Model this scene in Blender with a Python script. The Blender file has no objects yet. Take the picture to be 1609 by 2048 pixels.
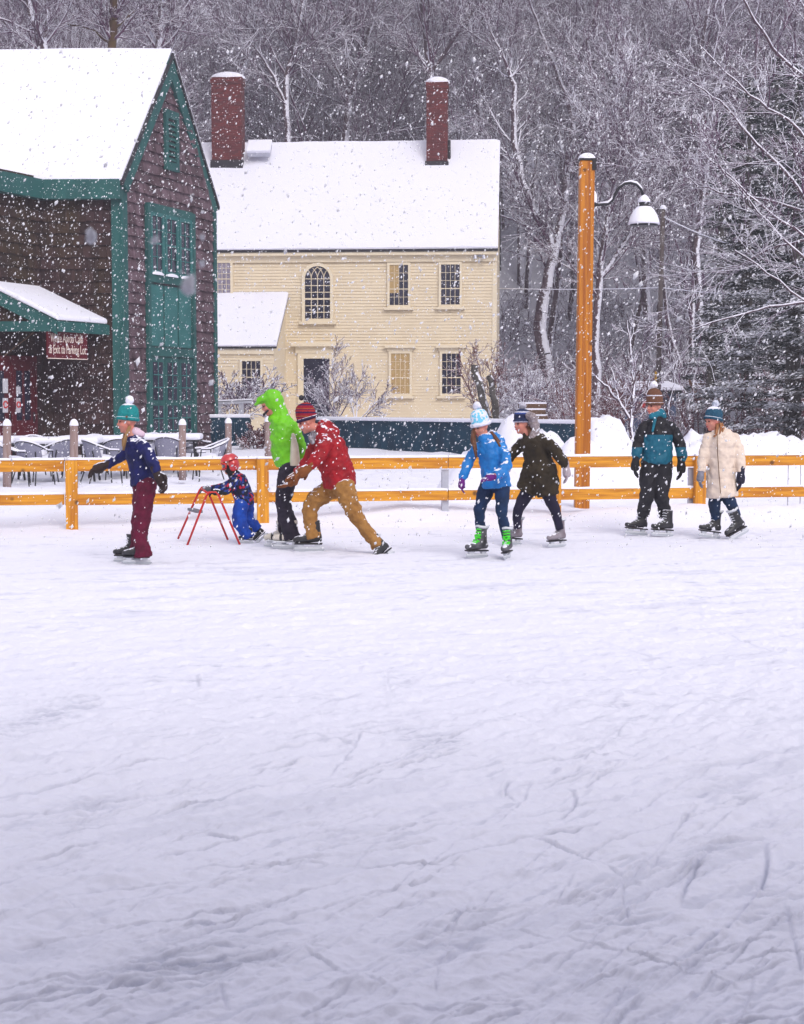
import bpy, bmesh, math, random
import numpy as np
from mathutils import Vector, Matrix
R = math.radians
sc = bpy.context.scene
col = sc.collection
# ---------------------------------------------------------------- camera, sky, sun, exposure
FPX = 3300.0; CX, CY, HOR = 804.5, 1024.0, 800.0
CAMH = 1.65
PITCH = math.atan((CY - HOR) / FPX)
cd = bpy.data.cameras.new('camera'); cam = bpy.data.objects.new('camera', cd); col.objects.link(cam)
cd.sensor_fit = 'HORIZONTAL'; cd.sensor_width = 24.0; cd.lens = FPX / 1609 * 24.0
cd.clip_start = 0.1; cd.clip_end = 2000
cam.location = (0, 0, CAMH); cam.rotation_euler = (R(90) - PITCH, 0, 0)
cd.dof.use_dof = True; cd.dof.focus_distance = 19.0; cd.dof.aperture_fstop = 9.0
sc.camera = cam
SUN_EL, SUN_AZ = R(40), R(158)
wd = bpy.data.worlds.new("World"); sc.world = wd; wd.use_nodes = True
nt = wd.node_tree; nt.nodes.clear()
sky = nt.nodes.new('ShaderNodeTexSky'); sky.sky_type = 'NISHITA'; sky.sun_disc = False
sky.sun_elevation = SUN_EL; sky.sun_rotation = SUN_AZ; sky.dust_density = 6; sky.air_density = 1.6; sky.ozone_density = 2.0
hs = nt.nodes.new('ShaderNodeHueSaturation'); hs.inputs['Saturation'].default_value = 0.45
mx = nt.nodes.new('ShaderNodeMixRGB'); mx.inputs[0].default_value = 0.55; mx.inputs[2].default_value = (7.5, 7.4, 8.8, 1)
bg = nt.nodes.new('ShaderNodeBackground'); bg.inputs[1].default_value = 0.13
wo = nt.nodes.new('ShaderNodeOutputWorld')
nt.links.new(sky.outputs[0], hs.inputs['Color']); nt.links.new(hs.outputs[0], mx.inputs[1])
nt.links.new(mx.outputs[0], bg.inputs[0]); nt.links.new(bg.outputs[0], wo.inputs[0])
sl = bpy.data.lights.new('sun', 'SUN'); sun = bpy.data.objects.new('sun', sl); col.objects.link(sun)
sl.energy = 1.5; sl.angle = R(28); sl.color = (1, 0.96, 0.93)
_d = Vector((math.sin(SUN_AZ) * math.cos(SUN_EL), math.cos(SUN_AZ) * math.cos(SUN_EL), math.sin(SUN_EL)))
sun.rotation_euler = _d.to_track_quat('Z', 'Y').to_euler()
vs = sc.view_settings; sc.display_settings.display_device = 'sRGB'
vs.view_transform = 'Standard'; vs.look = 'None'; vs.gamma = 1; vs.use_curve_mapping = False
vs.exposure = 0.21
sc.cycles.use_denoising = True
sc.cycles.denoising_prefilter = 'ACCURATE'; sc.cycles.denoising_input_passes = 'RGB_ALBEDO_NORMAL'
sc.cycles.volume_bounces = 0; sc.cycles.max_bounces = 5; sc.cycles.diffuse_bounces = 3
sc.cycles.transparent_max_bounces = 6

# ---------------------------------------------------------------- helpers
CO = Vector((0, 0, CAMH))
_F = Vector((0, math.cos(PITCH), -math.sin(PITCH))); _U = Vector((0, math.sin(PITCH), math.cos(PITCH)))
def ray(px, py):
    return _F + Vector((1, 0, 0)) * ((px - CX) / FPX) + _U * ((CY - py) / FPX)
def W(px, py, Y):
    d = ray(px, py); return CO + d * (Y / d.y)
def pm(Y): return FPX / Y                      # pixels per metre
def tag(o, label=None, cat=None, group=None, kind=None):
    if label: o['label'] = label
    if cat: o['category'] = cat
    if group: o['group'] = group
    if kind: o['kind'] = kind
    return o
def wl(o):
    v = Vector((0, 0, 0))
    while o is not None: v += o.location; o = o.parent
    return v
def empty(name, loc, label=None, cat=None, group=None):
    o = bpy.data.objects.new(name, None); o.empty_display_size = .2; col.objects.link(o); o.location = loc
    return tag(o, label, cat, group)
def kids(o): return [c for c in bpy.data.objects if c.parent == o]
def copy_tree(o, parent=None):
    c = o.copy(); col.objects.link(c); c.parent = parent
    for ch in kids(o): copy_tree(ch, c)
    return c
class Fr:
    def __init__(s, o, u, n):
        s.o = Vector(o); s.u = Vector(u).normalized(); s.n = Vector(n).normalized()
    def pt(s, a, z, n=0.0): return s.o + s.u * a + Vector((0, 0, z)) + s.n * n
    def hit(s, px, py, n=0.0):
        d = ray(px, py); o = s.o + s.n * n
        t = (o - CO).dot(s.n) / d.dot(s.n); p = CO + d * t
        return (p - s.o).dot(s.u), p.z - s.o.z
class MB:
    def __init__(s): s.v = []; s.f = []
    def add(s, vs, fs):
        b = len(s.v); s.v += [tuple(v) for v in vs]; s.f += [tuple(b + i for i in f) for f in fs]
    def hexa(s, p):   # 8 pts: 0-3 bottom ring, 4-7 top ring
        s.add(p, [(0, 3, 2, 1), (4, 5, 6, 7), (0, 1, 5, 4), (1, 2, 6, 5), (2, 3, 7, 6), (3, 0, 4, 7)]); return s
    def box(s, fr, a0, a1, z0, z1, n0, n1):
        P = fr.pt
        return s.hexa([P(a0, z0, n0), P(a1, z0, n0), P(a1, z0, n1), P(a0, z0, n1),
                P(a0, z1, n0), P(a1, z1, n0), P(a1, z1, n1), P(a0, z1, n1)])
    def beam(s, p, q, a, b):   # axis p->q, half vectors a, b
        p, q, a, b = map(Vector, (p, q, a, b))
        return s.hexa([p - a - b, p + a - b, p + a + b, p - a + b, q - a - b, q + a - b, q + a + b, q - a + b])
    def slab(s, pts, down):     # polygon pts, extruded by vector
        n = len(pts); d = Vector(down); pts = [Vector(p) for p in pts]
        s.add(pts + [p + d for p in pts], [tuple(range(n)), tuple(range(2 * n - 1, n - 1, -1))] +
              [(i, i + n, (i + 1) % n + n, (i + 1) % n) for i in range(n)]); return s
    def tube(s, pts, rs, n=8, cap=True):
        pts = [Vector(p) for p in pts]
        if not hasattr(rs, '__len__'): rs = [rs] * len(pts)
        b = len(s.v); m = len(pts); ref = None
        for i, p in enumerate(pts):
            d = (pts[min(i + 1, m - 1)] - pts[max(i - 1, 0)])
            d = d.normalized() if d.length > 1e-9 else Vector((0, 0, 1))
            if ref is None: ref = Vector((0, 1, 0)) if abs(d.y) < .8 else Vector((1, 0, 0))
            a = d.cross(ref).normalized(); c = a.cross(d); ref = c
            for k in range(n):
                t = 2 * math.pi * k / n
                s.v.append(tuple(p + (a * math.cos(t) + c * math.sin(t)) * rs[i]))
        for i in range(m - 1):
            for k in range(n):
                k2 = (k + 1) % n
                s.f.append((b + i * n + k, b + i * n + k2, b + (i + 1) * n + k2, b + (i + 1) * n + k))
        if cap:
            s.f.append(tuple(b + k for k in range(n - 1, -1, -1))); s.f.append(tuple(b + (m - 1) * n + k for k in range(n)))
        return s
    def ell(s, c, ax, ay, az, nu=16, nv=10, v0=0.0, v1=1.0):   # ellipsoid with axis vectors; v from top pole (0) to bottom (1)
        c, ax, ay, az = map(Vector, (c, ax, ay, az)); b = len(s.v)
        for j in range(nv + 1):
            t = math.pi * (v0 + (v1 - v0) * j / nv)
            for i in range(nu):
                ph = 2 * math.pi * i / nu
                s.v.append(tuple(c + ax * math.sin(t) * math.cos(ph) + ay * math.sin(t) * math.sin(ph) + az * math.cos(t)))
        for j in range(nv):
            for i in range(nu):
                i2 = (i + 1) % nu
                s.f.append((b + j * nu + i, b + (j + 1) * nu + i, b + (j + 1) * nu + i2, b + j * nu + i2))
        if v1 < 1: s.f.append(tuple(b + nv * nu + i for i in range(nu)))
        if v0 > 0: s.f.append(tuple(b + i for i in range(nu - 1, -1, -1)))
        return s
    def lathe(s, c, prof, n=20, up=(0, 0, 1)):
        c = Vector(c); up = Vector(up).normalized(); a = up.orthogonal().normalized(); d = up.cross(a); b = len(s.v); m = len(prof)
        for r, z in prof:
            for k in range(n):
                t = 2 * math.pi * k / n
                s.v.append(tuple(c + up * z + (a * math.cos(t) + d * math.sin(t)) * r))
        for i in range(m - 1):
            for k in range(n):
                k2 = (k + 1) % n
                s.f.append((b + i * n + k, b + i * n + k2, b + (i + 1) * n + k2, b + (i + 1) * n + k))
        s.f.append(tuple(b + k for k in range(n - 1, -1, -1))); s.f.append(tuple(b + (m - 1) * n + k for k in range(n)))
        return s
    def build(s, name, mat, parent=None, smooth=False, bevel=0, loc=None):
        v = np.array(s.v, dtype=np.float64)
        if parent is not None: off = np.array(wl(parent))
        else: off = np.array(loc if loc is not None else (v[:, 0].mean(), v[:, 1].mean(), v[:, 2].min()))
        v = v - off
        me = bpy.data.meshes.new(name); me.from_pydata(v.tolist(), [], s.f); me.update()
        return link(name, me, mat, parent, smooth, bevel, off)
def link(name, me, mat, parent=None, smooth=False, bevel=0, off=(0, 0, 0)):
    o = bpy.data.objects.new(name, me); col.objects.link(o)
    if mat is not None: me.materials.append(mat)
    if smooth: me.polygons.foreach_set('use_smooth', [True] * len(me.polygons))
    if parent is not None: o.parent = parent
    else: o.location = off
    if bevel:
        m = o.modifiers.new('b', 'BEVEL'); m.width = bevel; m.segments = 2; m.limit_method = 'ANGLE'
    return o
def npmesh(name, V, Fq, mat, parent=None, off=(0, 0, 0), smooth=False):
    """fast mesh from numpy quads"""
    me = bpy.data.meshes.new(name); V = np.asarray(V, np.float32); Fq = np.asarray(Fq, np.int32); k = Fq.shape[1]
    me.vertices.add(len(V)); me.vertices.foreach_set('co', V.ravel())
    me.loops.add(Fq.size); me.loops.foreach_set('vertex_index', Fq.ravel())
    me.polygons.add(len(Fq)); me.polygons.foreach_set('loop_start', np.arange(0, Fq.size, k, dtype=np.int32))
    me.update(calc_edges=True); me.validate()
    return link(name, me, mat, parent, smooth, 0, off)
# value noise
def vn(x, y, seed=0):
    xi = np.floor(x).astype(np.int64); yi = np.floor(y).astype(np.int64); xf = x - xi; yf = y - yi
    def h(a, b):
        n = (a * 374761393 + b * 668265263 + seed * 974634777) & 0xffffffff
        n = ((n ^ (n >> 13)) * 1274126177) & 0xffffffff
        return ((n ^ (n >> 16)) & 0xffff) / 65535.0
    u = xf * xf * (3 - 2 * xf); v = yf * yf * (3 - 2 * yf)
    return (h(xi, yi) * (1 - u) + h(xi + 1, yi) * u) * (1 - v) + (h(xi, yi + 1) * (1 - u) + h(xi + 1, yi + 1) * u) * v
def fbm(x, y, seed=0, o=4):
    t = 0; a = .5
    for k in range(o): t = t + a * vn(x * 2 ** k, y * 2 ** k, seed + k); a *= .5
    return t - .5 * (1 - .5 ** o) * 1.0

# ---------------------------------------------------------------- materials
SNOW = (0.82, 0.82, 0.91)
def mat(name, c, rough=.8, c2=None, nscale=8, nlo=.35, nhi=.65, bump=0, bscale=30, snow=None, spec=.3, island=0, sscale=3, knots=0,
        stretch=(1, 1, 1), metal=0, sss=0, coat=0, wind=0, trans=0):
    m = bpy.data.materials.new(name); m.use_nodes = True; n = m.node_tree; N = n.nodes; L = n.links
    b = N['Principled BSDF']; b.inputs['Roughness'].default_value = rough; b.inputs['Specular IOR Level'].default_value = spec
    b.inputs['Metallic'].default_value = metal
    if coat: b.inputs['Coat Weight'].default_value = coat
    if trans: b.inputs['Transmission Weight'].default_value = trans
    tc = N.new('ShaderNodeTexCoord'); mp = N.new('ShaderNodeMapping'); mp.inputs['Scale'].default_value = stretch
    L.new(tc.outputs['Object'], mp.inputs[0])
    rgb = N.new('ShaderNodeRGB'); rgb.outputs[0].default_value = (*c, 1); out = rgb.outputs[0]
    if c2:
        no = N.new('ShaderNodeTexNoise'); no.inputs['Scale'].default_value = nscale; no.inputs['Detail'].default_value = 5
        L.new(mp.outputs[0], no.inputs['Vector'])
        mr = N.new('ShaderNodeMapRange'); mr.inputs[1].default_value = nlo; mr.inputs[2].default_value = nhi; L.new(no.outputs[0], mr.inputs[0])
        mi = N.new('ShaderNodeMixRGB'); mi.inputs[2].default_value = (*c2, 1); L.new(mr.outputs[0], mi.inputs[0]); L.new(out, mi.inputs[1]); out = mi.outputs[0]
    if knots:
        vo = N.new('ShaderNodeTexVoronoi'); vo.inputs['Scale'].default_value = 3.2; L.new(tc.outputs['Object'], vo.inputs['Vector']); mr = N.new('ShaderNodeMapRange'); mr.inputs[1].default_value = .06; mr.inputs[2].default_value = .13; mr.inputs[3].default_value = .8; mr.inputs[4].default_value = 0; L.new(vo.outputs['Distance'], mr.inputs[0])
        mi = N.new('ShaderNodeMixRGB'); mi.inputs[2].default_value = (.05, .018, .006, 1); L.new(mr.outputs[0], mi.inputs[0]); L.new(out, mi.inputs[1]); out = mi.outputs[0]
    if island:
        ge = N.new('ShaderNodeNewGeometry'); mr = N.new('ShaderNodeMapRange'); mr.inputs[3].default_value = 1 - island; mr.inputs[4].default_value = 1 + island
        L.new(ge.outputs['Random Per Island'], mr.inputs[0])
        mi = N.new('ShaderNodeMixRGB'); mi.blend_type = 'MULTIPLY'; mi.inputs[0].default_value = 1; L.new(out, mi.inputs[1]); L.new(mr.outputs[0], mi.inputs[2]); out = mi.outputs[0]
    if snow is not None:
        ge = N.new('ShaderNodeNewGeometry'); sx = N.new('ShaderNodeSeparateXYZ'); L.new(ge.outputs['Normal'], sx.inputs[0])
        no = N.new('ShaderNodeTexNoise'); no.inputs['Scale'].default_value = sscale; no.inputs['Detail'].default_value = 4; L.new(tc.outputs['Object'], no.inputs['Vector'])
        ad = N.new('ShaderNodeMath'); ad.operation = 'MULTIPLY_ADD'; ad.inputs[1].default_value = 1.1; L.new(no.outputs[0], ad.inputs[0]); L.new(sx.outputs[2], ad.inputs[2])
        if wind:
            dt = N.new('ShaderNodeVectorMath'); dt.operation = 'DOT_PRODUCT'; dt.inputs[1].default_value = (.75, -.35, 0); L.new(ge.outputs['Normal'], dt.inputs[0])
            a2 = N.new('ShaderNodeMath'); a2.operation = 'MULTIPLY_ADD'; a2.inputs[1].default_value = wind; L.new(dt.outputs['Value'], a2.inputs[0]); L.new(ad.outputs[0], a2.inputs[2]); ad = a2
        mr = N.new('ShaderNodeMapRange'); mr.inputs[1].default_value = snow + .55 - .06; mr.inputs[2].default_value = snow + .55 + .06; L.new(ad.outputs[0], mr.inputs[0])
        mi = N.new('ShaderNodeMixRGB'); mi.inputs[2].default_value = (*SNOW, 1); L.new(mr.outputs[0], mi.inputs[0]); L.new(out, mi.inputs[1]); out = mi.outputs[0]
    L.new(out, b.inputs['Base Color'])
    if bump:
        no = N.new('ShaderNodeTexNoise'); no.inputs['Scale'].default_value = bscale; no.inputs['Detail'].default_value = 6; L.new(mp.outputs[0], no.inputs['Vector'])
        bu = N.new('ShaderNodeBump'); bu.inputs['Strength'].default_value = bump; bu.inputs['Distance'].default_value = .02
        L.new(no.outputs[0], bu.inputs['Height']); L.new(bu.outputs[0], b.inputs['Normal'])
    return m
def bands(m, axis, stops, off=0.0, scale=1.0, rep=False):
    """colour bands along an object axis: stops = [(pos, colour)]"""
    n = m.node_tree; N = n.nodes; L = n.links; b = N['Principled BSDF']
    tc = N.new('ShaderNodeTexCoord'); sx = N.new('ShaderNodeSeparateXYZ'); L.new(tc.outputs['Object'], sx.inputs[0])
    no = N.new('ShaderNodeTexNoise'); no.inputs['Scale'].default_value = 40; L.new(tc.outputs['Object'], no.inputs['Vector'])
    wq = N.new('ShaderNodeMath'); wq.operation = 'MULTIPLY_ADD'; wq.inputs[1].default_value = .012; L.new(no.outputs[0], wq.inputs[0]); L.new(sx.outputs[axis], wq.inputs[2])
    ma = N.new('ShaderNodeMath'); ma.operation = 'MULTIPLY_ADD'; ma.inputs[1].default_value = scale; ma.inputs[2].default_value = off * scale; L.new(wq.outputs[0], ma.inputs[0])
    o = ma.outputs[0]
    if rep: fr = N.new('ShaderNodeMath'); fr.operation = 'FRACT'; L.new(o, fr.inputs[0]); o = fr.outputs[0]
    cr = N.new('ShaderNodeValToRGB'); cr.color_ramp.interpolation = 'CONSTANT'
    e = cr.color_ramp.elements
    while len(e) > 1: e.remove(e[0])
    e[0].position = stops[0][0]; e[0].color = (*stops[0][1], 1)
    for p, c in stops[1:]: q = e.new(p); q.color = (*c, 1)
    L.new(o, cr.inputs[0]); L.new(cr.outputs[0], b.inputs['Base Color']); return m

M = {}
M['snow'] = mat('snow', SNOW, .85, bump=.35, bscale=6, spec=.2)
M['snow_smooth'] = mat('snow_smooth', SNOW, .85, bump=.12, bscale=5, spec=.2)
M['teal'] = mat('teal_paint', (.010, .078, .076), .6, c2=(.018, .11, .102), nscale=3, bump=.15, bscale=40, stretch=(1, 1, .2))
M['teal_light'] = mat('sash_teal_paint', (.020, .13, .128), .6, c2=(.03, .16, .155), nscale=3)
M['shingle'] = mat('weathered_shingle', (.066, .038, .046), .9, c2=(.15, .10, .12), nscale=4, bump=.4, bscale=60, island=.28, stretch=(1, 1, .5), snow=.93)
M['shingle_dark'] = mat('dark_brown_shingle', (.042, .021, .022), .9, c2=(.040, .028, .008), nscale=.7, nlo=.45, nhi=.7, bump=.5, bscale=60, island=.35, stretch=(1, 1, .3), snow=.95)  # darker brown shingle with broad olive-brown patches
M['glass'] = mat('dark_glass', (.012, .014, .03), .12, spec=.5, c2=(.03, .03, .055), nscale=3)
M['clap'] = mat('cream_clapboard', (.76, .65, .47), .65, c2=(.71, .60, .43), nscale=1.5, bump=.1, bscale=30)
M['creamtrim'] = mat('cream_trim', (.78, .68, .50), .6, c2=(.74, .64, .47), nscale=4)
M['blind'] = mat('tan_blind', (.47, .33, .15), .8, c2=(.42, .28, .12), nscale=8)
M['curtain'] = mat('grey_curtain', (.30, .27, .34), .9, c2=(.15, .13, .2), nscale=10, stretch=(1, 1, .1))
M['dark'] = mat('dark_metal', (.02, .02, .025), .45)
M['fence'] = mat('golden_stained_pine', (.72, .32, .016), .55, c2=(.44, .15, .006), nscale=7, stretch=(.22, 1, 4), knots=1, bump=.2, bscale=25, spec=.4)
M['fencepost'] = mat('golden_stained_post', (.72, .32, .016), .55, c2=(.44, .15, .006), nscale=7, stretch=(4, 1, .22), knots=1, bump=.2, bscale=25, spec=.4)
M['lamppost'] = mat('varnished_orange_timber', (.54, .195, .012), .5, c2=(.32, .088, .006), nscale=4, nlo=.4, nhi=.62, stretch=(5, 5, .12), knots=1, bump=.3, bscale=20, spec=.4)
M['bollard'] = mat('weathered_post', (.25, .17, .15), .9, c2=(.34, .26, .25), nscale=6, stretch=(4, 4, .4), bump=.4, bscale=25)
M['navy'] = mat('navy_windscreen', (.003, .028, .055), .8, c2=(.005, .045, .08), nscale=2.5, bump=.3, bscale=8)
M['red_door'] = mat('dark_red_door', (.10, .005, .012), .5, c2=(.07, .004, .01), nscale=4)
M['sign'] = mat('maroon_sign', (.10, .003, .010), .5)
M['lettering'] = mat('cream_lettering', (.72, .62, .55), .6)
M['galv'] = mat('galvanised_steel', (.42, .43, .5), .45, c2=(.52, .53, .6), nscale=6, metal=.3)
M['oldwood'] = mat('bare_timber', (.16, .09, .05), .85, c2=(.10, .055, .03), nscale=5, stretch=(1, 1, 3))
M['paper'] = mat('notice_paper', (.55, .55, .6), .8)
M['red'] = mat('red_paint', (.55, .015, .012), .4, spec=.5)
def brick_mat(name, c1, c2, mo, sc_=1.0):
    m = bpy.data.materials.new(name); m.use_nodes = True; N = m.node_tree.nodes; L = m.node_tree.links; b = N['Principled BSDF']
    tc = N.new('ShaderNodeTexCoord'); sx = N.new('ShaderNodeSeparateXYZ'); cb = N.new('ShaderNodeCombineXYZ'); L.new(tc.outputs['Object'], sx.inputs[0])
    ad = N.new('ShaderNodeMath'); L.new(sx.outputs[0], ad.inputs[0]); L.new(sx.outputs[1], ad.inputs[1]); L.new(ad.outputs[0], cb.inputs[0]); L.new(sx.outputs[2], cb.inputs[1])
    br = N.new('ShaderNodeTexBrick'); br.inputs['Scale'].default_value = 4.6 * sc_; br.inputs['Color1'].default_value = (*c1, 1); br.inputs['Color2'].default_value = (*c2, 1)
    br.inputs['Mortar'].default_value = (*mo, 1); br.inputs['Mortar Size'].default_value = .03; br.inputs['Row Height'].default_value = .32; br.inputs['Brick Width'].default_value = 1.0
    L.new(cb.outputs[0], br.inputs['Vector']); L.new(br.outputs['Color'], b.inputs['Base Color']); b.inputs['Roughness'].default_value = .9
    bu = N.new('ShaderNodeBump'); bu.inputs['Strength'].default_value = .6; bu.inputs['Distance'].default_value = .02; L.new(br.outputs['Fac'], bu.inputs['Height']); bu.invert = True; L.new(bu.outputs[0], b.inputs['Normal'])
    return m
M['brick'] = brick_mat('red_brick', (.15, .014, .012), (.075, .007, .009), (.10, .045, .045))
HAZE_D = 0.0028
# ---------------------------------------------------------------- ground
def gz(x, y):
    """height of the snow ground behind the rink fence"""
    x = np.asarray(x, float); y = np.asarray(y, float)
    t = np.clip((y - 20.6) / 1.6, 0, 1); z = -.06 + .16 * t * t * (3 - 2 * t)
    z = z + .06 * (fbm(x * 1.1, y * 1.1, 3) * t * 2) + .25 * np.clip((y - 34) / 12, 0, 1) + .2 * np.clip((y - 50) / 20, 0, 1)
    z = z + .22 * np.exp(-((y - 22.4) / .55) ** 2) * np.clip(.25 + 2.4 * fbm(x * .55, y * .3, 9), 0, 1)
    for (px, py, Y, rx, ry, p) in MOUNDS:
        X = (px - CX) / FPX * Y; H = CAMH + (HOR - py) / FPX * Y - .1
        d = (np.abs((x - X) / rx) ** p + np.abs((y - Y) / ry) ** p)
        lump = 1 + .22 * fbm(x * 1.7, y * 1.7, int(px)) + .26 * fbm(x * 4.5, y * 4.5, int(px) + 5) + .12 * np.abs(fbm(x * 9, y * 9, int(px) + 6))
        z = np.maximum(z, -.2 + (H + .3) * np.exp(-d) * lump)
    h = np.clip(y - 76, 0, None)
    return z + h * .36 * np.clip(h / 30, .3, 1) + np.clip(h / 20, 0, 1) * fbm(x * .05, y * .05, 31) * 5
MOUNDS = [(1030, 838, 27.5, .50, .9, 2.8), (965, 893, 26.5, .75, .8, 2.4), (1090, 872, 27.5, .6, .9, 2.8), (1210, 842, 28.0, .52, .9, 4.5), (1160, 880, 27.0, .55, .7, 3), (1275, 882, 27.8, .5, .7, 3),
          (1480, 874, 29, 1.6, .9, 6), (1750, 872, 29, 1.7, .9, 6), (1390, 868, 29.3, .42, .6, 3), (1340, 884, 28.8, .6, .7, 3), (730, 910, 42, .6, .6, 2.2), (865, 903, 42, 1.0, .7, 2.2)]
def heightgrid(name, x0, x1, y0, y1, dx, dy, fn, m, kind='structure'):
    xs = np.arange(x0, x1 + dx, dx); ys = np.arange(y0, y1 + dy, dy); X, Y = np.meshgrid(xs, ys); Z = fn(X, Y)
    V = np.stack([X, Y, Z], -1).reshape(-1, 3); nx, ny = len(xs), len(ys); i = (np.arange(ny - 1)[:, None] * nx + np.arange(nx - 1)[None]).ravel()
    o = npmesh(name, V, np.stack([i, i + 1, i + nx + 1, i + nx], -1), m, smooth=True); tag(o, kind=kind); return o
def small(x, y): return fbm(x * 3, y * 3, 77) * .05 + fbm(x * 9, y * 9, 78) * .02
heightgrid('snow_ground', -24, 26, 20.6, 36, .07, .08, lambda x, y: gz(x, y) + small(x, y) * np.clip((y - 20.6), 0, 1), M['snow'])
heightgrid('snow_field', -70, 70, 36, 78, .5, .5, lambda x, y: gz(x, y) + .0 * x, M['snow_smooth'])
heightgrid('wooded_hill', -90, 90, 77.5, 230, 1.5, 1.5, lambda x, y: gz(x, y), M['snow_smooth'])
heightgrid('rink_surround', -34, 34, -14, 21.2, .6, .6, lambda x, y: -.10 + .03 * fbm(x, y, 5), M['snow'])
heightgrid('far_ground', -600, 600, -200, 1000, 60, 60, lambda x, y: -.6 + 0 * x, M['snow_smooth'])
# rink: world-space sheet of scuffed snow over ice, finer near the skaters' side
def rink():
    nx, ny = 980, 1020
    q = np.linspace(1 / 3.3, 1 / 21.6, ny); ys = 1 / q; hw = .345 * ys + 1.3
    t = np.linspace(-1, 1, nx); Y = np.repeat(ys[:, None], nx, 1); X = t[None] * hw[:, None]
    def aniso(th, sa, sc_, seed, o=4):
        a = X * math.cos(th) + Y * math.sin(th); c = -X * math.sin(th) + Y * math.cos(th)
        w = fbm(X * .5, Y * .5, seed + 40, 2) * 1.2
        return fbm(a * sa + w, c * sc_ + w * sc_ * .25, seed, o)
    wn = np.clip((13 - Y) / 6, 0, 1)
    st = aniso(R(40), 1.1, 7, 1) * wn + aniso(R(14), .9, 5, 2) * (1 - wn)
    st2 = aniso(R(55), 3, 17, 5, 3) * wn + aniso(R(22), 2.5, 10, 6, 3) * (1 - wn)
    big = fbm(X * .45, Y * .45, 11, 3)
    amt = np.clip(.6 + 1.6 * big, .25, 1.3)
    Z = st * .056 * amt + st2 * .044 * amt + fbm(X * 9, Y * 9, 12, 4) * .042 + fbm(X * 26, Y * 30, 14, 3) * .020
    cl = np.clip(fbm(X * 5, Y * 7, 21, 3) - .10, 0, 1); Z += cl * .07                    # thrown-up crumbs
    bare = np.clip((-st - .11) * 3.0, 0, .30) * amt + np.clip((-st2 - .17) * 4, 0, .3)
    # swept oval patches of bare ice
    for px, py, rx, ry, th, s in [(862, 1490, .16, .42, .2, .8), (70, 1445, .2, .7, -.2, .6), (400, 1935, .24, .45, -.55, .9), (1480, 1590, .06, .3, .2, .6), (1560, 1830, .2, .3, 0, .5), (1240, 1860, .16, .22, -.6, .5), (790, 1355, .12, .5, .1, .4), (330, 1960, .15, .3, -.7, .6), (1480, 1690, .10, .5, -.7, .5), (700, 1690, .25, .25, -.8, .4), (150, 1632, .2, .4, -.3, .4), (880, 1900, .12, .2, -.8, .5)]:
        Yc = CAMH * FPX / (py - HOR); Xc = (px - CX) / FPX * Yc
        a = (X - Xc) * math.cos(th) + (Y - Yc) * math.sin(th); c = -(X - Xc) * math.sin(th) + (Y - Yc) * math.cos(th)
        d = (a / rx) ** 2 + (c / ry) ** 2 + 2.2 * (aniso(R(10), 5, 40, 60, 3)) + 1.2 * fbm(X * 6, Y * 6, 8)
        g = np.clip((1.2 - d) * .8, 0, 1) * np.clip(.35 + 3.5 * aniso(R(25), 2.5, 45, 66, 3), 0.1, 1); bare = np.maximum(bare, g * s); Z -= g * .012
    rs = np.random.RandomState(5)
    arcs = []
    for k in range(420):
        u = rs.rand(); y0 = 1 / (1 / 3.8 + u * (1 / 17.0 - 1 / 3.8)); x0 = (rs.rand() * 2 - 1) * (.27 * y0 + .3)
        th = R(48) if y0 < 8 else R(20)
        th += rs.randn() * R(13)
        if rs.rand() < .05: th += R(80)
        arcs.append((x0, y0, th, rs.uniform(.15, .9) * (1 + y0 / 10), rs.choice([-1, 1]) * rs.uniform(2, 14), rs.uniform(.0028, .0055), rs.uniform(.004, .012)))
    def px2(px, py): Yc = CAMH * FPX / (py - HOR); return (px - CX) / FPX * Yc, Yc
    for a, b, Rr, w in [((1470, 1680), (1375, 1850), 3, .010), ((1530, 1680), (1330, 1960), -2.5, .011), ((1255, 1765), (1270, 1870), 6, .006), ((915, 1905), (815, 1985), -3, .01), ((880, 1950), (875, 2010), 5, .006), ((430, 1975), (450, 2048), 4, .008), ((1035, 1570), (1038, 1610), .35, .008), ((1135, 1585), (1100, 1655), -.6, .009), ((820, 1610), (620, 1650), -3, .009), ((1210, 1665), (1080, 1690), 4, .012), ((720, 1710), (880, 1690), 3, .012), ((20, 1560), (190, 1540), 8, .012), ((1120, 1815), (1155, 1765), 3, .007), ((470, 1690), (400, 1675), .5, .01), ((700, 1748), (735, 1708), 2, .009)]:
        xa, ya = px2(*a); xb, yb = px2(*b); L = math.hypot(xb - xa, yb - ya)
        th = math.atan2(yb - ya, xb - xa); Rr = math.copysign(max(abs(Rr), L * .62), Rr)
        arcs.append((xa, ya, th - math.asin(L / (2 * Rr)), 2 * abs(Rr) * math.asin(L / (2 * abs(Rr))), Rr, w * .65, .014))
    for (x0, y0, th, L, Rr, w, dep) in arcs:
        w = max(w, y0 * .0009)
        cx, cy = x0 - math.sin(th) * Rr, y0 + math.cos(th) * Rr       # left-hand centre for Rr>0
        s = np.sign(Rr); a0 = math.atan2(y0 - cy, x0 - cx); da = L / abs(Rr)
        r0, r1 = np.searchsorted(-ys, -(y0 + L + .1)), np.searchsorted(-ys, -(y0 - L - .1))
        lo, hi = min(len(ys) - 1, np.searchsorted(ys, y0 - L - .1)), np.searchsorted(ys, y0 + L + .1)
        if hi <= lo: continue
        hwm = hw[lo:hi].max(); c0 = int(np.clip(((x0 - L - .1) / (hw[lo:hi].min() if x0 - L < 0 else hwm) + 1) / 2 * nx, 0, nx)); c1 = int(np.clip(((x0 + L + .1) / (hwm if x0 + L < 0 else hw[lo:hi].min()) + 1) / 2 * nx + 1, 0, nx))
        if c1 <= c0: continue
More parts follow.
